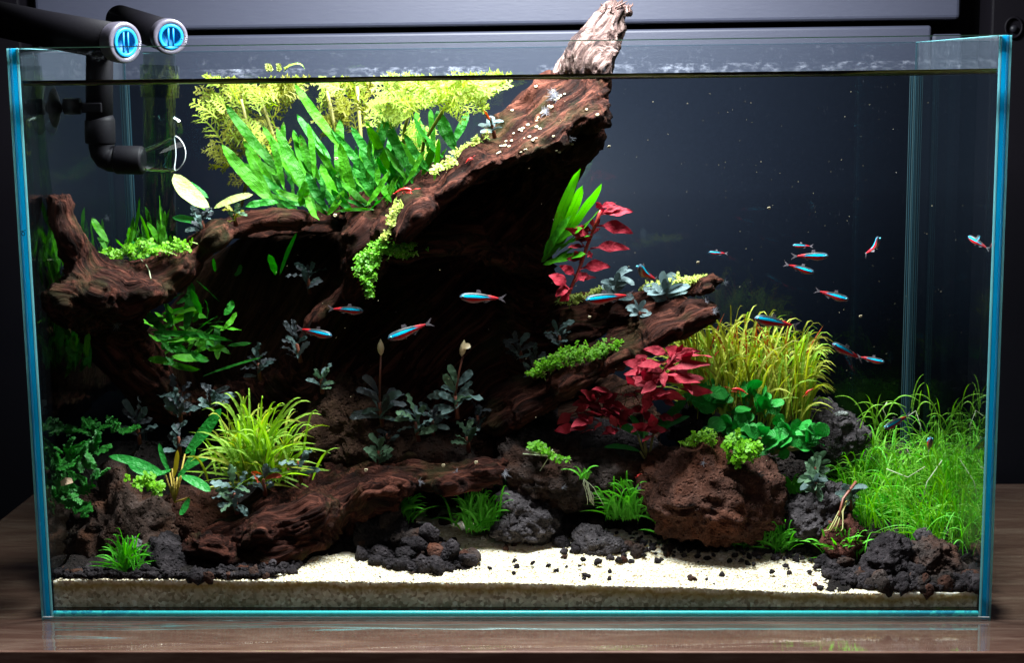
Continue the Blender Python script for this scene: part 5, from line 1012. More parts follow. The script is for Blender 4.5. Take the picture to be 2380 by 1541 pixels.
# ------------------------------------------------------------------ red ludwigia
l1 = plant('ludwigia', 'upright crimson stem plant with pointed leaves, standing before the dark rear glass', (1320, 680, 12))
twig(l1, [(1318, 690, 9), (1345, 630, 7.5), (1365, 570, 7), (1385, 520, 6.5), (1396, 488, 6.5)], .12, M['ludw_stem'], 'stem')
for b, tp, w_, bow in [((1395, 500, 6.5), (1471, 492, 6.5), 24, -6), ((1397, 497, 6.5), (1447, 482, 6.5), 14, -4), ((1392, 485, 6.5), (1432, 474, 6.5), 12, -4), ((1385, 525, 6.5), (1472, 543, 6.5), 26, -10), ((1372, 578, 6.5), (1464, 579, 6.5), 22, -8), ((1347, 626, 6.5), (1419, 621, 6.5), 24, -8), ((1376, 548, 6.5), (1330, 540, 6.5), 18, 6), ((1360, 590, 6.5), (1376, 600, 6.5), 22, -4), ((1340, 645, 6.5), (1300, 618, 6.5), 18, 5), ((1322, 670, 6.5), (1275, 640, 6.5), 26, 6), ((1338, 655, 6.5), (1368, 640, 6.5), 22, -6), ((1396, 492, 6.5), (1385, 470, 6.5), 14, 4), ((1366, 560, 6.5), (1312, 530, 6.5), 16, 6), ((1330, 670, 6.5), (1290, 690, 6.5), 22, 6), ((1325, 680, 6.5), (1300, 700, 6.5), 18, -6)]:
    leafpx(l1, b, tp, w_*1.3, M['ludw'], bow=bow, sag=4, wave=.16, n=10, prof='ludw', j=.3)
for q in range(16):
    t_ = rng.uniform(0, 1); bx, by = 1318+t_*78, 690-t_*200+t_*t_*0; a = rng.uniform(-1.7, 1.7); L = rng.uniform(30, 55)
    leafpx(l1, (bx, by, 7), (bx+math.sin(a)*L, by-math.cos(a)*L*.5, 6.5), L*.42, M['ludw'] if rng.uniform() < .5 else M['ludw_dark'], sag=4, wave=.16, n=8, prof='ludw', j=.4)
l2 = plant('ludwigia', 'wine red stem plant with broad pointed leaves tucked under the log beside the yellow grass', (1505, 930, 7))
twig(l2, [(1490, 960, 7), (1515, 900, 7), (1545, 860, 6.2), (1570, 825, 6)], .11, M['ludw_dark'], 'stem')
for b, tp, w_, bow in [((1562, 835, 6), (1656, 830, 5), 26, -8), ((1545, 862, 6), (1652, 848, 5), 36, -8), ((1528, 885, 6), (1628, 890, 5), 34, -10), ((1570, 825, 6), (1632, 818, 6), 18, -4), ((1568, 825, 6), (1588, 800, 6), 18, 3), ((1560, 830, 6), (1494, 812, 6), 30, 8), ((1540, 870, 6.2), (1448, 842, 6.2), 48, 6), ((1530, 880, 6), (1490, 915, 5), 34, -6), ((1545, 858, 6), (1545, 900, 5), 30, 4), ((1515, 905, 6.2), (1460, 880, 7), 34, 6), ((1580, 880, 6), (1610, 918, 5), 24, -4), ((1510, 905, 6.2), (1500, 960, 6), 34, 4)]:
    leafpx(l2, b, tp, w_*.85, M['ludw'] if rng.uniform() < .45 else M['ludw_dark'], bow=bow, sag=4, wave=.14, n=10, prof='ludw', j=.3)
for _ in range(30):
    bx, by = rng.uniform(1470, 1580), rng.uniform(820, 940); a = rng.uniform(-2.2, 2.2); L = rng.uniform(45, 80)
    tx = bx+math.sin(a)*L; lim = lambda x_: float(np.interp(x_, [1341, 1442, 1474, 1548, 1601, 1680], [919, 866, 842, 808, 784, 780])); by = max(by, lim(bx)+8)
    leafpx(l2, (bx, by, 6.2), (tx, max(by-math.cos(a)*L*.6, lim(tx)), rng.uniform(5, 6.5)), L*.42, M['ludw'] if rng.uniform() < .5 else M['ludw_dark'], bow=rng.uniform(-8, 8), sag=4, wave=.16, n=9, prof='ludw', j=.4)
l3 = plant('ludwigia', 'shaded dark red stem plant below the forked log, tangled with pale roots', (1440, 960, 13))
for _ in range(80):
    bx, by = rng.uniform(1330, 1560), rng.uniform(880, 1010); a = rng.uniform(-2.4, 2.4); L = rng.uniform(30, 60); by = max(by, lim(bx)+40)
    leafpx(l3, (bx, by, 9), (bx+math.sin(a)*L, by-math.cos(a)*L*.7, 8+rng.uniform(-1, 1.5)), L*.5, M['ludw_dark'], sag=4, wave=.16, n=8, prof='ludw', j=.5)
for _ in range(9):
    bx = rng.uniform(1380, 1500); by = rng.uniform(890, 930); P = [(bx, by, 12)]
    for q in range(5): P.append((P[-1][0]+rng.normal(0, 9), P[-1][1]+rng.uniform(10, 24), 12-q*.2))
    twig(l3, P, .022, M['root'])
for (x_, y0_) in ((1330, 870), (1460, 860), (1350, 900)): pass

# ------------------------------------------------------------------ grasses
def tuft(name, label, n, basef, tipf, wpx, mats, prof='grass', nseg=7, cat='grass plant', seg_m=2, split=True, fold=.25):
    """basef() -> (px,py,y); tipf(base) -> (px,py,y,arch px)"""
    B = [basef() for _ in range(n)]; c = B[0]; o = plant(name, label, (float(np.mean([q[0] for q in B])), float(max(q[1] for q in B)), float(np.mean([q[2] for q in B]))), cat)
    grp = {}
    for b in B:
        tx, ty, tyy, arch = tipf(b); P0, P2 = W(*b), W(tx, ty, tyy); P1 = W(b[0]+(tx-b[0])*.35, min(b[1], ty)-arch if arch > 0 else (b[1]+ty)/2, (b[2]+tyy)/2)
        m_ = mats[int(rng.integers(len(mats)))]; grp.setdefault(m_, []).append(blade(P0, P1, P2, cm(wpx*rng.uniform(.7, 1.2), b[2]), facing(.6), nseg, prof, 0, 1, fold, rng.normal(0, .5), seg_m))
    for m_, ps in grp.items(): V, F, U = join(ps); tag(mk('blades', V, F, M[m_], o, uv=U), kind='stuff')
    return o
def tf1(b):
    a = rng.normal(.05, .75); L = rng.uniform(70, 190)*(1-.18*abs(a)); tx = b[0]+math.sin(a)*L*1.05; ty = b[1]-math.cos(a)*L+abs(math.sin(a))*30
    return tx, min(ty, 1140), b[2]+rng.uniform(-2.5, 1.5), L*rng.uniform(.0, .28)
t1_ = tuft('grass_tuft', 'yellow-green long bladed tuft behind the front driftwood, blades arching outwards', 230, lambda: (rng.normal(590, 34), rng.uniform(1075, 1130), rng.uniform(6, 8.5)), tf1, 7.4, ('blyxa', 'blyxa2', 'blyxa2'))
for tp in ((748, 965), (722, 935), (700, 925), (770, 1055), (520, 915), (545, 912), (500, 1000), (465, 1050), (440, 1075), (640, 935), (450, 1130), (490, 940)):
    V, F, U = blade(W(600, 1080, 7), W((600+tp[0])/2+(tp[0]-600)*.1, min(tp[1], 1050)-(28 if abs(tp[0]-600) > 100 else 10), 6.5), W(tp[0], tp[1], 6), cm(8.5, 7), NV, 10, 'grass', fold=.2, m=2); mk('blade', V, F, M['blyxa2'], t1_, uv=U)
def bf2():
    x_ = rng.uniform(1600, 1880); return (x_, rng.uniform(930, 1000)-(25 if x_ < 1680 else 0), rng.uniform(11.5, 16))
def tf2(b):
    u_ = (b[0]-1730)/150; a = rng.normal(u_*.42, .42); L = rng.uniform(100, 245)*(1-.15*abs(u_)); curl = rng.uniform(0, 1) < .5
    tx = b[0]+math.sin(a)*L*.8+rng.normal(0, 10); ty = b[1]-math.cos(a)*L
    tx = min(tx, 1895+rng.uniform(-10, 20))
    return tx+(30*np.sign(math.sin(a)) if curl else 0), ty+(22 if curl else 0), b[2]+rng.uniform(-2, 1.5), L*rng.uniform(0, .15)+(40 if curl else 0)
t2_ = tuft('grass_tuft', 'biggest yellow-green grass clump, long curling blades, beside the forked log', 620, bf2, tf2, 6.4, ('blyxa', 'blyxa', 'blyxa', 'blyxa2', 'blyxa2', 'sprite_olive', 'blyxa_red') if 0 else ('blyxa', 'blyxa', 'blyxa2', 'sprite_olive'))
for _ in range(16):
    bx = rng.uniform(1640, 1850); L = rng.uniform(170, 240); V, F, U = blade(W(bx, 960, 14), W(bx+rng.normal(0, 30), 850, 13), W(bx+rng.normal(0, 50), 960-L, 12), cm(7, 13), NV, 8, 'grass', m=2); mk('blade', V, F, M['blyxa_red'], t2_, uv=U, )
# fine hairgrass forest against the side glass
def bf3():
    u_ = rng.uniform(0, 1); x_ = 1950+u_*330; y_ = rng.uniform(6, 17) if x_ > 2100 else rng.uniform(9, 17); x_ = min(x_, 2275-(y_-2)*7.2)
    g_ = G(x_, 1210-(y_-6)*13) if False else None
    Pw = np.array([W(x_, 1100, y_)[0], y_, 0]); z = float(H(Pw[0], y_))+.2; q = proj(np.array([[Pw[0], y_, z]])); return (float(q[0][0]), float(q[1][0]), y_)
def tf3(b):
    a = rng.normal(-.15, 1.0); L = rng.uniform(60, 170)*(.55+.45*min(1, abs(b[0]-1930)/120)); lim = 2290-(b[2]-1)*8
    tx = min(b[0]+math.sin(a)*L*1.0, lim); ty = b[1]-abs(math.cos(a))*L*.9-20; return tx, ty, b[2]+rng.uniform(-2.5, 2), L*rng.uniform(.05, .6)
t3_ = tuft('hairgrass', 'dense thicket of thread-thin bright green hairgrass beside the cyan edged side glass', 760, bf3, tf3, 3.2, ('hair', 'hair', 'hair', 'lilae'), 'hair', 8, seg_m=1, fold=0)
for P in ([(2062, 935, 12), (2052, 950, 12), (2060, 970, 12)], [(2110, 968, 11), (2128, 955, 11), (2140, 990, 11), (2138, 1010, 11)], [(2145, 1160, 9), (2155, 1120, 9), (2190, 1070, 9)], [(2060, 1090, 9), (2110, 1110, 8.6), (2150, 1085, 8.6)]): twig(t3_, P, .035, M['root'])
# floating hairgrass stems above the thicket
for cx, cy_ in ((2050, 950), (2040, 975), (2130, 945), (2200, 960), (2240, 985)):
    for _ in range(7):
        a = rng.uniform(-1.9, 1.9); L = rng.uniform(35, 85); q0, q1 = rng.normal(0, 14), rng.normal(0, 16); V, F, U = blade(W(cx+q0, cy_+30+q1, 11), W(cx+q0+math.sin(a)*L*.3, cy_+q1-L*.55, 11), W(min(cx+q0+math.sin(a)*L, 2215), cy_+q1-math.cos(a)*L*.7, 10.5), cm(2.8, 11), NV, 10, 'hair', m=1); mk('blade', V, F, M['hair'], t3_, uv=U)
TU = [('small grass tuft on the gravel in front of the tall brown rock', (300, 1330), 80, 30, 34), ('small grass tuft by the blunt driftwood tip, at the head of the sand', (935, 1208), 62, 36, 30), ('fresh grass tuft on the sand beside the grey boulder', (1115, 1232), 85, 60, 46),
      ('few grass blades behind the grey boulder', (1190, 1150), 40, 16, 30), ('wide grass tuft at the foot of the largest red rock', (1455, 1205), 85, 64, 56), ('thin grass tuft on the gravel just before the largest red rock', (1535, 1228), 60, 14, 24), ('grass tuft with one dry bent blade at the sand edge', (1735, 1272), 52, 30, 36),
      ('grass tuft at the sand edge under the grey-black pitted rock', (1808, 1280), 62, 44, 36), ('dense low grass patch on the soil before the hairgrass', (2060, 1208), 52, 90, 60), ('little grass patch between the corner rocks and the hairgrass', (2150, 1232), 50, 50, 42),
      ('spreading grass tuft at the corner of the sand by the rust red rock', (1955, 1302), 70, 36, 48), ('few grass blades beside the pitted rock and small pebbles', (1850, 1150), 45, 18, 26)]
for lab, (x_, y_), L0, n, sp_x in TU:
    L0 *= 1.2; n = int(n*1.4); g_ = G(x_, y_); gy = {'wide grass': 8.2, 'thin grass': 7.2, 'small grass tuft by': 7.5, 'fresh grass': 7.6}.get(next((k for k in ('wide grass', 'thin grass', 'small grass tuft by', 'fresh grass') if lab.startswith(k)), ''), g_[1]-.5)
    def bb(): return (x_+rng.normal(0, sp_x*.42), y_+rng.normal(0, 5), gy+rng.uniform(-.4, .4))
    def tt(b): a = rng.normal(0, .85); L = L0*rng.uniform(.5, 1.1); return b[0]+math.sin(a)*L*.95, b[1]-abs(math.cos(a))*L*.85-6, b[2]+rng.uniform(-1.2, .6), L*rng.uniform(0, .3)
    tuft('grass_tuft', lab, int(n*1.25), bb, tt, 6, ('lilae', 'lilae', 'lilae'), 'grass', 7)
tw = tuft('grass_tuft', 'uprooted grass tuft with long pale hanging roots, floating before the flat dark rock', 12, lambda: (1357+rng.normal(0, 4), 1115, 7), lambda b: (b[0]+rng.normal(0, 22), b[1]-rng.uniform(5, 32), 7, 8), 6, ('lilae',))
for _ in range(11):
    P = [(1357, 1113, 7)]
    for q in range(5): P.append((P[-1][0]+rng.normal(5, 4), P[-1][1]+rng.uniform(9, 14), 7))
    twig(tw, P, .025, M['root'])

# ------------------------------------------------------------------ mats of tiny round leaved sprigs
def mat_plant(label, path, n, lp, spread, mat='pearl', hang=0, name='pearlweed', cat='creeping plant'):
    o = plant(name, label, (path[0][0], path[0][1]+6, path[0][2]), cat); path = np.array(path, float); ps, st = [], []
    seg = np.hypot(*np.diff(path[:, :2], axis=0).T); cum = np.concatenate([[0], np.cumsum(seg)])
    for _ in range(n):
        s_ = rng.uniform(0, cum[-1]); c = np.array([np.interp(s_, cum, path[:, k]) for k in range(3)]); wd = np.interp(s_, cum, path[:, 3]) if path.shape[1] > 3 else spread
        px, py = c[0]+rng.normal(0, wd*.45), c[1]+rng.normal(0, wd*.32); y_ = c[2]+rng.uniform(-.8, .5); C = W(px, py, y_); ax = unit(np.array([rng.normal(0, .6), -.5, rng.uniform(.1, 1.)])); a = unit(np.cross(ax, rng.normal(size=3))); b = np.cross(ax, a)
        for (q, h_) in ((0, 0), (1, 0), (2, .25), (3, .25)):
            d = (a, -a, b, -b)[q]; L = cm(lp, y_)*rng.uniform(.7, 1.15); P0 = C+ax*L*h_; ps.append(blade(P0, P0+d*L*.5+ax*L*.12, P0+d*L, L*.72, ax, 4, 'oval', m=2, fold=.05))
        st.append(tubeq(np.array([C-ax*cm(lp, y_)*1.2+rng.normal(0, .05, 3), C-ax*.05, C+ax*.1]), .03, 4))
    V, F, U = join(ps); tag(mk('leaves', V, F, M[mat], o, uv=U), kind='stuff'); V, F, _ = join(st); tag(mk('stems', V, F, M['pearl_stem'], o), kind='stuff'); return o
mat_plant('bright green pearlweed cushion draped over the dark ledge in the middle of the trunk', [(945, 590, 7.5, 30), (915, 572, 7.3, 34), (880, 580, 7.2, 34), (858, 600, 7.0, 30), (850, 635, 6.6, 26), (857, 665, 6.6, 12), (858, 690, 6.6, 8)], 330, 8, 30)
mat_plant('wisp of pearlweed running off the bright cushion along the ledge', [(935, 575, 7.8, 8), (968, 570, 8, 12)], 20, 7, 10)
mat_plant('green creeping sprigs with round leaves along the saddle of the knobbed driftwood', [(240, 590, 6.5, 16), (280, 588, 7, 18), (320, 575, 7.4, 26), (370, 580, 7, 26), (410, 575, 6.6, 24), (440, 560, 6.6, 14)], 84, 12, 20)
mat_plant('bright pearlweed patch lying along the lower prong of the forked log', [(1240, 868, 9, 14), (1270, 850, 8.8, 24), (1310, 830, 8.8, 34), (1360, 822, 8.6, 30), (1400, 820, 8.2, 34), (1440, 795, 8.6, 12)], 300, 8, 30)
mat_plant('fine pearlweed sprigs on the peak of the largest red rock', [(1595, 1032, 6.6, 14), (1625, 1012, 6.8, 22), (1660, 1020, 6.8, 18)], 80, 8, 20)
mat_plant('plump bright pearlweed bunch on the shoulder of the largest red rock', [(1690, 1035, 6.2, 24), (1720, 1030, 6.0, 34), (1745, 1045, 5.8, 30), (1705, 1070, 5.6, 22)], 110, 12, 30)
mp5 = mat_plant('sparse green runner with white roots creeping over the wide flat rock', [(1225, 1040, 7.6, 8), (1250, 1035, 7.6, 18), (1265, 1050, 7.4, 14), (1300, 1065, 7.2, 12), (1325, 1068, 7.2, 8)], 22, 13, 10)
for P in ([(1222, 1045, 7.4), (1260, 1058, 7.3), (1328, 1070, 7.1)], [(1262, 1030, 7.3), (1280, 1056, 7.2), (1255, 1095, 7.2)], [(1285, 1045, 7.3), (1272, 1060, 7.2), (1215, 1055, 7.2)]): twig(mp5, P, .035, M['root'])
mat_plant('bright green sprig on the shoulder of the tall brown rock', [(305, 1120, 4.6, 14), (335, 1125, 4.4, 24), (360, 1110, 4.4, 24), (365, 1148, 4, 8)], 36, 13, 20)
mat_plant('yellowish moss cap on the tip of the upper prong', [(1500, 668, 11, 12), (1570, 655, 10.5, 18), (1610, 650, 10.5, 16), (1640, 645, 10.3, 8)], 110, 8, 16, 'moss', name='moss')
mat_plant('dull moss and rootlets strung along the upper prong behind the fish', [(1290, 700, 12.5, 12), (1340, 690, 12.5, 16), (1400, 672, 12, 12)], 60, 8, 12, 'moss', name='moss')
mat_plant('pale moss tangle on the trunk beside the small shrimp', [(1000, 400, 7.8, 10), (1040, 380, 8, 14), (1100, 330, 9.5, 12), (1130, 310, 10, 8)], 60, 9, 12, 'moss', name='moss')
mat_plant('yellow moss strand hanging down the trunk towards the bright cushion', [(925, 470, 7.5, 16), (912, 500, 7.3, 14), (905, 535, 7.2, 14), (890, 560, 7.2, 8)], 70, 9, 12, 'moss', name='moss')
# tangle of bolbitis at the side
bo = plant('bolbitis', 'dark green bushy fern against the side glass, above and beside the tall brown rock', (170, 1230, 4), 'fern')
for _ in range(70):
    u_ = rng.uniform(0, 1); bx, by = rng.uniform(118, 235), rng.uniform(1040, 1215); 
    if bx > 190 and by > 1130: continue
    y_ = rng.uniform(1.6, 4.2); bx = max(bx, 118+y_*7); a = rng.normal(.3, .9); L = rng.uniform(26, 48); tx = max(bx+math.sin(a)*L, 112+y_*7); frond((bx, by, y_), (tx, by-math.cos(a)*L*.9, y_+rng.uniform(-.6, .6)), .34, .24, M['bolb'], bo)
bo2 = plant('bolbitis', 'dim moss-like fern clump standing above the dark bushy fern', (200, 1010, 7), 'fern')
for _ in range(22):
    bx, by, y_ = rng.uniform(170, 300), rng.uniform(985, 1015), rng.uniform(5, 8); a = rng.uniform(-1.6, 1.6); frond((bx, by, y_), (bx+math.sin(a)*36, by-abs(math.cos(a))*22-4, y_), .3, .12, M['bolb'], bo2)
# ================================================================== fish
t = NT('tetra_body'); uvn = t.n('ShaderNodeTexCoord').outputs['UV']; sp3 = t.n('ShaderNodeSeparateXYZ'); t.l(uvn, sp3.inputs[0]); u, v = sp3.outputs[0], sp3.outputs[1]   # u 0 nose..1 tail, v 0 belly..1 back
g = t.obj(); nn = t.noise(g, 900, 3)
vv = t.math('ADD', v, t.math('MULTIPLY', t.math('SUBTRACT', nn, .5), .05))
c = t.ramp(vv, [(.0, (.34, .16, .16)), (.15, (.36, .08, .08)), (.24, (.50, .006, .009)), (.46, (.50, .006, .009)), (.53, (.02, .35, .62)), (.74, (.012, .03, .04)), (1, (.012, .012, .010))])
hd = t.ramp(u, [(.10, (1, 1, 1)), (.24, (0, 0, 0))]); c = t.mix(t.math('MULTIPLY', hd, .75), c, (.04, .07, .10))
tl5 = t.ramp(u, [(.70, (0, 0, 0)), (.82, (1, 1, 1))]); c = t.mix(t.math('MULTIPLY', tl5, .85), c, (.42, .006, .008))
M['tetra'] = t.end(t.bsdf(c, .4, .2, nn, .02, .3).outputs[0])
t = NT('neon_stripe'); g = t.obj(); c = t.mix(t.noise(g, 700, 2), (.0003, .32, .58), (.001, .52, .78)); M['neon'] = t.end(t.bsdf(c, .6, .02).outputs[0])
t = NT('fin'); d = t.bsdf((.35, .30, .34), .3); tr = t.n('ShaderNodeBsdfTransparent'); mx = t.n('ShaderNodeMixShader'); mx.inputs[0].default_value = .32; t.l(tr.outputs[0], mx.inputs[1]); t.l(d.outputs[0], mx.inputs[2]); M['fin'] = t.end(mx.outputs[0])
M['eye_ring'] = plain('fish_eye', (.15, .6, .7), .2); M['eye_black'] = plain('fish_pupil', (.003, .003, .004), .1)
def tetra(head, tail, label, bend=0., hf=1.0, wide=0):
    Hh, Tt = W(*head), W(*tail); Lf = np.linalg.norm(Tt-Hh); ax = unit(Hh-Tt); zz = np.array([0, 0, 1.]); side = unit(np.cross(ax, zz) if abs(ax[2]) < .9 else np.array([1., 0, 0])); up = np.cross(side, ax)
    o = thing('cardinal_tetra', label, 'fish', (Hh+Tt)/2, 'cardinal tetras swimming in the tank'); L = Lf*.84
    sN, rN = 18, 16; s_ = np.linspace(0, 1, sN); topp = .105*np.sin(np.pi*np.clip(s_, 0, 1)**.62)**.85; topp[0] = .004; hgt = L*np.maximum(topp+.018*(s_ > .05), .006)*hf*1.0
    hb = hgt*np.interp(s_, [0, .35, .7, 1], [.8, 1.22, .85, .95]); wid = hgt*np.interp(s_, [0, .3, 1], [.62, .60, .28]); th = np.arange(rN)*2*math.pi/rN
    cen = Hh - ax*(s_*L)[:, None] + side*(bend*L*(s_-.3)**2)[:, None]; V = []; U = []
    for i in range(sN):
        cz_ = np.sin(th); V.append(cen[i] + side*(np.cos(th)*wid[i])[:, None] + up*(np.where(cz_ > 0, cz_*hgt[i], cz_*hb[i]))[:, None]); U.append(np.stack([np.full(rN, s_[i]), (cz_+1)/2], 1))
    V = np.concatenate(V); U = np.concatenate(U); j = np.arange(rN); k = (j+1) % rN; F = np.concatenate([np.stack([i*rN+j, (i+1)*rN+j, (i+1)*rN+k, i*rN+k], 1) for i in range(sN-1)])
    b_ = mk('body', V, F, M['tetra'], o, uv=U)
    cap = mk  # stripe on each flank
    for sg in (-1, 1):
        ss = np.linspace(.035, .74, 14); rows = []
        for q in ss:
            hh = np.interp(q, s_, hgt); ww = np.interp(q, s_, wid); c_ = Hh - ax*q*L + side*bend*L*(q-.3)**2; tap = 1-np.clip((q-.5)/.26, 0, 1)*.75
            for a in (.0, .15, .30, .44): e = a*tap+.14*(1-tap); rows.append(c_ + side*sg*(math.cos(e*1.25)*ww*1.05+.003) + up*math.sin(e*1.25)*hh*1.05)
        i, jj = np.meshgrid(np.arange(3), np.arange(13)); a = (jj*4+i).ravel(); mk('neon_stripe', np.array(rows), np.stack([a, a+1, a+5, a+4], 1), M['neon'], o)
        ec = Hh - ax*.085*L + side*sg*np.interp(.085, s_, wid)*.95 + up*np.interp(.085, s_, hgt)*.22; V2, F2 = ico(2); er = mk('eye', V2*L*.030*np.array([1, .5, 1]) + ec, F2, M['eye_ring'], o); mk('pupil', V2*L*.019*np.array([1, .8, 1]) + ec + side*sg*.012*L, F2, M['eye_black'], er)
    te = cen[-1]
    def fin(nm, pts):
        pts = np.array(pts); c_ = pts.mean(0); n = len(pts); e = side*.006
        V = np.concatenate([pts+e, pts-e]); F = [list(range(n)), list(range(2*n-1, n-1, -1))] + [[i, i+n, (i+1) % n+n, (i+1) % n] for i in range(n)]; return mk(nm, V, F, M['fin'], o, smooth=False)
    r = L
    fin('tail_fin', [te+up*.015*r+ax*.02*r, te+up*.05*r-ax*.07*r, te+up*.115*r-ax*.19*r, te+up*.04*r-ax*.13*r, te-ax*.09*r, te-up*.04*r-ax*.13*r, te-up*.115*r-ax*.19*r, te-up*.05*r-ax*.07*r, te-up*.015*r+ax*.02*r])
    def at(q, uu): i = int(q*(sN-1)); return cen[i] + up*(hgt[i] if uu > 0 else hb[i])*uu
    fin('dorsal_fin', [at(.42, .93), at(.46, .95)+up*.09*r-ax*.02*r, at(.5, .9)+up*.085*r-ax*.06*r, at(.56, .9)+up*.02*r-ax*.02*r, at(.56, .9)])
    fin('anal_fin', [at(.62, -.9), at(.66, -.9)-up*.075*r-ax*.02*r, at(.72, -.8)-up*.05*r-ax*.04*r, at(.84, -.8)-up*.015*r, at(.84, -.8)])
    fin('pelvic_fin', [at(.42, -.95), at(.46, -.9)-up*.06*r-ax*.03*r, at(.5, -.95)-up*.01*r])
    fin('adipose_fin', [at(.78, .9), at(.8, .9)+up*.03*r-ax*.02*r, at(.82, .9)])
    return o
for f_ in [((772, 781, 6), (688, 763, 6.4), 'cardinal tetra in the dark cavern facing the grass tuft, lower of the paired fish'), ((845, 723, 6.5), (766, 716, 7.2), 'cardinal tetra in the dark cavern, upper fish of the pair there', .25), ((901, 788, 5), (1006, 748, 5.6), 'cardinal tetra pitched nose down in the black cavern, above the budding plants'),
           ((1068, 690, 5), (1176, 694, 5.5), 'level cardinal tetra in the black cavern, middle of the tank'), ((1360, 698, 5), (1474, 685, 5.5), 'cardinal tetra passing in front of the upper prong of the log'), ((1484, 619, 10), (1508, 652, 13), 'small foreshortened cardinal tetra just above the bluish leaves on the log', -.4),
           ((1926, 595, 6), (1838, 595, 6.4), 'cardinal tetra swimming level in open water, topmost of the small school'), ((1893, 634, 6.5), (1822, 612, 7), 'cardinal tetra slanting nose down right beneath the topmost of the school', .2), ((1973, 697, 6), (1893, 674, 6.5), 'cardinal tetra alone in the middle of the open water, nose down'),
           ((1753, 739, 5), (1856, 759, 5.6), 'cardinal tetra swimming just over the top of the big yellow-green grass clump'), ((1934, 799, 6), (2008, 838, 6.5), 'cardinal tetra nose up, head of the crossing pair above the hairgrass'), ((2056, 842, 6.3), (1990, 828, 6.8), 'cardinal tetra of the crossing pair, its tail behind the other fish'),
           ((2043, 552, 9), (2029, 594, 11), 'small cardinal tetra climbing head up in the open dark water', .5), ((2250, 549, 5), (2302, 580, 3.5), 'cardinal tetra close to the side glass, high up'), ((2056, 996, 6), (2114, 964, 7.5), 'cardinal tetra showing mostly its blue back among the hairgrass tips'), ((2163, 1020, 7), (2156, 1052, 9.5), 'tiny cardinal tetra standing nearly upright before the hairgrass')]:
    tetra(f_[0], f_[1], f_[2], f_[3] if len(f_) > 3 else rng.uniform(-.1, .1))
for (h_, t_, lab) in (((1842, 570, 20), (1890, 572, 20), 'bluish tetra far back in the dark water over the school, standing in for a reflection'), ((1647, 586, 21), (1692, 589, 21), 'blue tetra standing in for a rear glass reflection beyond the crimson plant')): tetra(h_, t_, lab)  # fish added in place of reflections in the back glass

# ================================================================== shrimps, snails, fuzz
M['shrimp'] = plain('shrimp_red', (.62, .025, .02), .35, var=.4)
def shrimp(label, a, b, up_=1):
    A, B = W(*a), W(*b); L = np.linalg.norm(B-A); ax = unit(A-B); z = np.array([0, 0, 1.]); side = unit(np.cross(ax, z)); up = np.cross(side, ax)*up_; o = thing('shrimp', label, 'shrimp', (A+B)/2, 'red shrimps')
    s_ = np.linspace(0, 1, 12); C = A - ax*(s_*L)[:, None] + up*(.13*L*np.sin(s_*np.pi))[:, None]; r_ = L*.09*np.interp(s_, [0, .08, .3, .6, 1], [.1, .6, 1, .8, .25]); V, F = tube(C, r_, 10, ell=1.2); mk('body', V, F, M['shrimp'], o)
    for q in (.15, .25, .35, .45, .55):
        for sg in (-1, 1):
            P = C[int(q*11)]; V, F = tube([P, P-up*.16*L+side*sg*.07*L, P-up*.24*L+side*sg*.1*L+ax*.05*L], L*.012, 5); mk('leg', V, F, M['shrimp'], o)
    for sg in (-1, 1): V, F = tube([A, A+ax*.2*L+up*.06*L+side*sg*.05*L, A+ax*.45*L+up*.02*L+side*sg*.12*L], L*.008, 4); mk('antenna', V, F, M['shrimp'], o)
    P = C[-1]; V, F = tube([P, P-ax*.08*L, P-ax*.14*L], [L*.03, L*.055, L*.02], 8, ell=.3); mk('tail_fan', V, F, M['shrimp'], o)
shrimp('red shrimp resting where the java fern meets the leaning trunk', (958, 442, 6.6), (918, 449, 6.8)); shrimp('small bright red shrimp on the lit ridge of the leaning trunk', (1098, 366, 7), (1083, 378, 7)); shrimp('red shrimp crawling over the petite anubias leaves', (1700, 905, 10), (1735, 915, 10)); shrimp('red shrimp among the blades at the edge of the big grass clump', (1872, 918, 11), (1888, 905, 11)); shrimp('tiny red shrimp on the side of the largest red rock', (1480, 1109, 7.6), (1490, 1102, 7.8))
# little ram's horn snails
th = np.linspace(0, 2*math.pi*2.2, 34); rr = .10+.36*th/th[-1]*1.6; C = np.stack([np.cos(th)*rr, np.sin(th)*rr, 0*th], 1); V, F = tube(C, np.linspace(.07, .34, 34), 8); sn = fast('snail', V, F); sn.materials.append(M['shell'])
bpy.context.view_layer.update(); dg = bpy.context.evaluated_depsgraph_get()
def cast(px, py, default=6):
    d = unit(FPX*FW + (px-1190)*RT + (770.5-py)*UP); o_ = Vector(CAM*S); dv = Vector(d); left = 3.0
    for _ in range(14):
        ok, loc, nrm, _i, ob, _m = sc.ray_cast(dg, o_, dv, distance=left)
        if not ok: break
        if ob.name.split('.')[0] in ('front_pane', 'side_pane', 'water', 'lime_stain', 'glass_film', 'back_pane', 'silicone_line', 'blades', 'leaves', 'leaf', 'stems', 'frond'): o_ = loc + dv*1e-4; continue
        return np.array(loc)/S, np.array(nrm)
    return W(px, py, default), -d
SN = [(1330, 335), (1238, 325), (1245, 322), (1293, 349), (1286, 316), (1258, 262), (1275, 246), (1290, 232), (1302, 222), (1297, 228), (1248, 280), (1251, 273), (1268, 255), (1226, 290), (1215, 298), (1219, 322), (1230, 318), (1221, 348), (1194, 310), (1183, 340), (1188, 327), (1176, 328), (1207, 301), (1212, 304), (1164, 340), (1173, 338), (1211, 353), (1282, 248), (1312, 218), (1246, 295), (1262, 258), (1254, 300), (1190, 256), (1245, 200), (1284, 210), (1362, 254), (1388, 266), (1300, 352), (1161, 354), (1157, 357)]
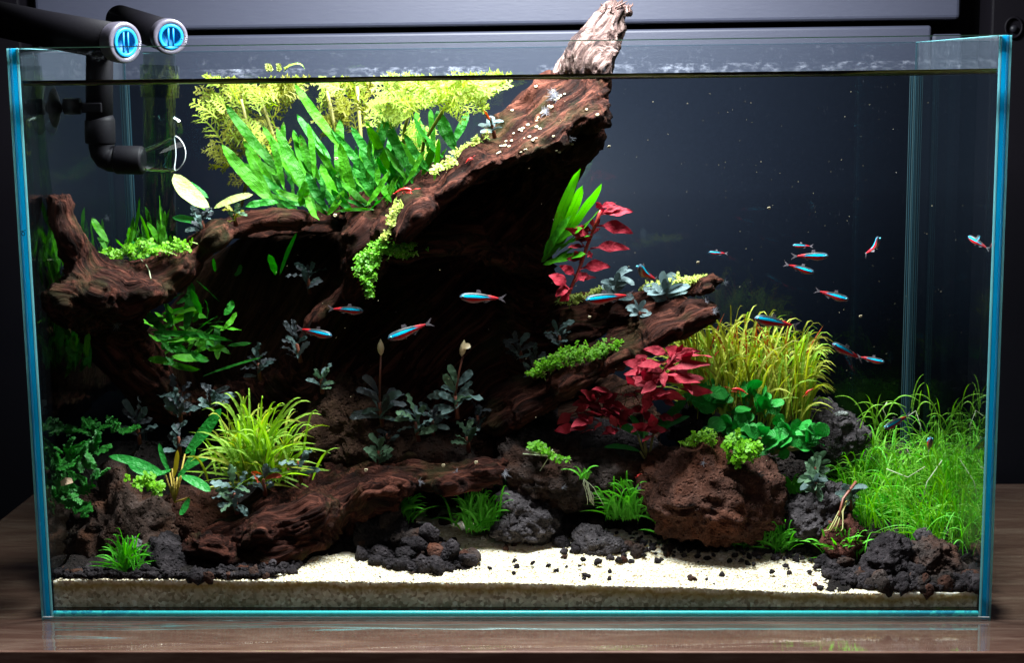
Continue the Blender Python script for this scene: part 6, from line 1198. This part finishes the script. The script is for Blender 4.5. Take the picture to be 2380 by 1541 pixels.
for q, (px, py) in enumerate(SN):
    P, Nn = cast(px, py); o = bpy.data.objects.new('snail', sn); COL.objects.link(o); r_ = rng.uniform(.055, .10); o.scale = (r_*1.6, r_*1.2, r_*1.6); o.location = Vector(P+Nn*.04)*S; o.rotation_euler = Vector(Nn).to_track_quat('Z', 'Y').to_euler()
    tag(o, f"{'tiny' if r_ < .078 else 'small'} cream snail {'at the downy patch' if math.hypot(px-1280, py-245) < 34 else 'on the bare upper ridge' if py < 240 else 'along the overhang edge' if py > 335 else 'by the bluish plant' if px < 1195 else 'midway down the lit face'} of the leaning trunk", 'snail', 'cream snails on the leaning trunk')
for (px, py, y_, lab) in [(1415, 340, .75, 'white snail on the front glass beside the dark edge of the trunk'), (1787, 483, .75, 'white snail on the front glass over open dark water'), (1622, 610, .75, 'white snail on the front glass above the log tip'), (2000, 735, .75, 'white snail on the front glass between the lone fish and the crossing pair'), (1370, 737, .75, 'white snail on the front glass under the fish at the log'),
                          (778, 500, 8, 'pale snail at the foot of the java fern'), (1106, 1075, 6.5, 'cream snail on the raised tip of the front driftwood'), (1030, 1082, 7, 'cream snail midway along the raised driftwood arm'), (850, 1093, 6, 'cream snail on the back of the front driftwood'), (781, 368, 8, 'white snail on a java fern leaf')]:
    P = W(px, py, y_); o = bpy.data.objects.new('snail', sn); COL.objects.link(o); o.scale = (.15, .15, .15) if y_ > 1 else (.11, .11, .11); o.location = Vector(P)*S
    o.rotation_euler = (math.pi/2, .4, 0); tag(o, lab, 'snail')
# clear coat of white fungus, fine as down
def fuzz(label, px, py, L, n, y_=None):
    P, Nn = cast(px, py) if y_ is None else (W(px, py, y_), -FW); o = thing('fungus_tuft', label, 'fungus', P, 'white fungus tufts on wood and rock'); ps = []
    for _ in range(n): d = unit(Nn*.8+rng.normal(0, .6, 3)); q = P + rng.normal(0, L*.12, 3); ps.append(blade(q, q+d*L*.5, q+d*L*rng.uniform(.6, 1)+rng.normal(0, .08, 3), .022, FW, 3, 'hair', m=1))
    V, F, U = join(ps); tag(mk('hairs', V, F, M['white_fuzz'], o, uv=U), kind='stuff')
for a in [('white fungus puff at the very end of the raised driftwood tip', 1172, 1100, .5, 50), ('white fungus wisps along the top of the raised driftwood tip', 1150, 1066, .35, 34), ('white fungus spot on the side of the raised driftwood arm', 1062, 1098, .3, 26), ('white fungus on the lower lip of the front driftwood', 978, 1122, .4, 34), ('white fungus on the grey boulder', 1308, 1135, .35, 24), ('white fungus on the near corner of the largest red rock', 1488, 1133, .32, 26), ('white fungus on the face of the largest red rock', 1635, 1078, .4, 26), ('white fungus on the far shoulder of the largest red rock', 1765, 1105, .45, 24),
          ('white downy patch high on the leaning trunk, under the surface', 1290, 225, .7, 90), ('white downy patch halfway up the leaning trunk', 1268, 262, .5, 60), ('small white tuft at the overhang of the leaning trunk', 1325, 320, .35, 24), ('white fuzz on the jaw of the knobbed driftwood', 270, 752, .5, 40), ('white fuzz along the neck of the upright knob', 250, 505, .4, 30), ('white fuzz between the prongs of the forked log', 1640, 700, .35, 30), ('white fuzz at the broken end of the lower prong', 1658, 725, .4, 34), ('white fuzz at the tip of the upper prong', 1685, 655, .4, 30)]: fuzz(*a)
# white root trailing down the knobbed driftwood
rt = thing('trailing_root', 'single white root trailing down the face of the knobbed driftwood', 'root', W(345, 650, 4)); P = []
for q in [(322, 595), (330, 605), (342, 618), (348, 630), (352, 648)]: a_, n_ = cast(*q); P.append(a_+np.array([0, -.15, .05]))
V, F = tube(np.array(P), .035, 6); mk('root', V, F, M['root'], rt)
# dry leaf scrap and the shell half in the dark corner
lf = thing('dead_leaf', 'small tan dead leaf caught in the dark bushy fern', 'leaf', W(155, 1125, 2)); V, F, U = blade(W(142, 1130, 1.6), W(152, 1112, 1.5), W(170, 1122, 1.5), .5, NV, 6, 'oval', wave=.3); M['tan'] = leaf_mat('dead_leaf', (.5, .35, .22), (.7, .5, .35), (.5, .4, .3)); mk('blade', V, F, M['tan'], lf, uv=U)
# blades lying on the surface
fl = thing('floating_leaf', 'pale strand of grass floating on the water surface above the water sprite', 'leaf', W(680, 150, 8)); V, F, U = blade(W(660, 158, 8), W(700, 135, 8), W(708, 160, 8), .12, NV, 10, 'hair', m=2); mk('blade', V, F, M['blyxa2'], fl, uv=U)
for _ in range(5): bx = rng.uniform(622, 665); frond((bx, 166, 9), (bx+rng.uniform(-15, 15), 148, 9), .35, .10, M['moss'], fl)
# specks hanging in the water
n = 420; P = W(rng.uniform(300, 2250, n), rng.uniform(200, 1100, n), rng.uniform(1.5, 20, n)); scatter('water_motes', P, rng.uniform(.008, .028, n), M['shell'], 0)
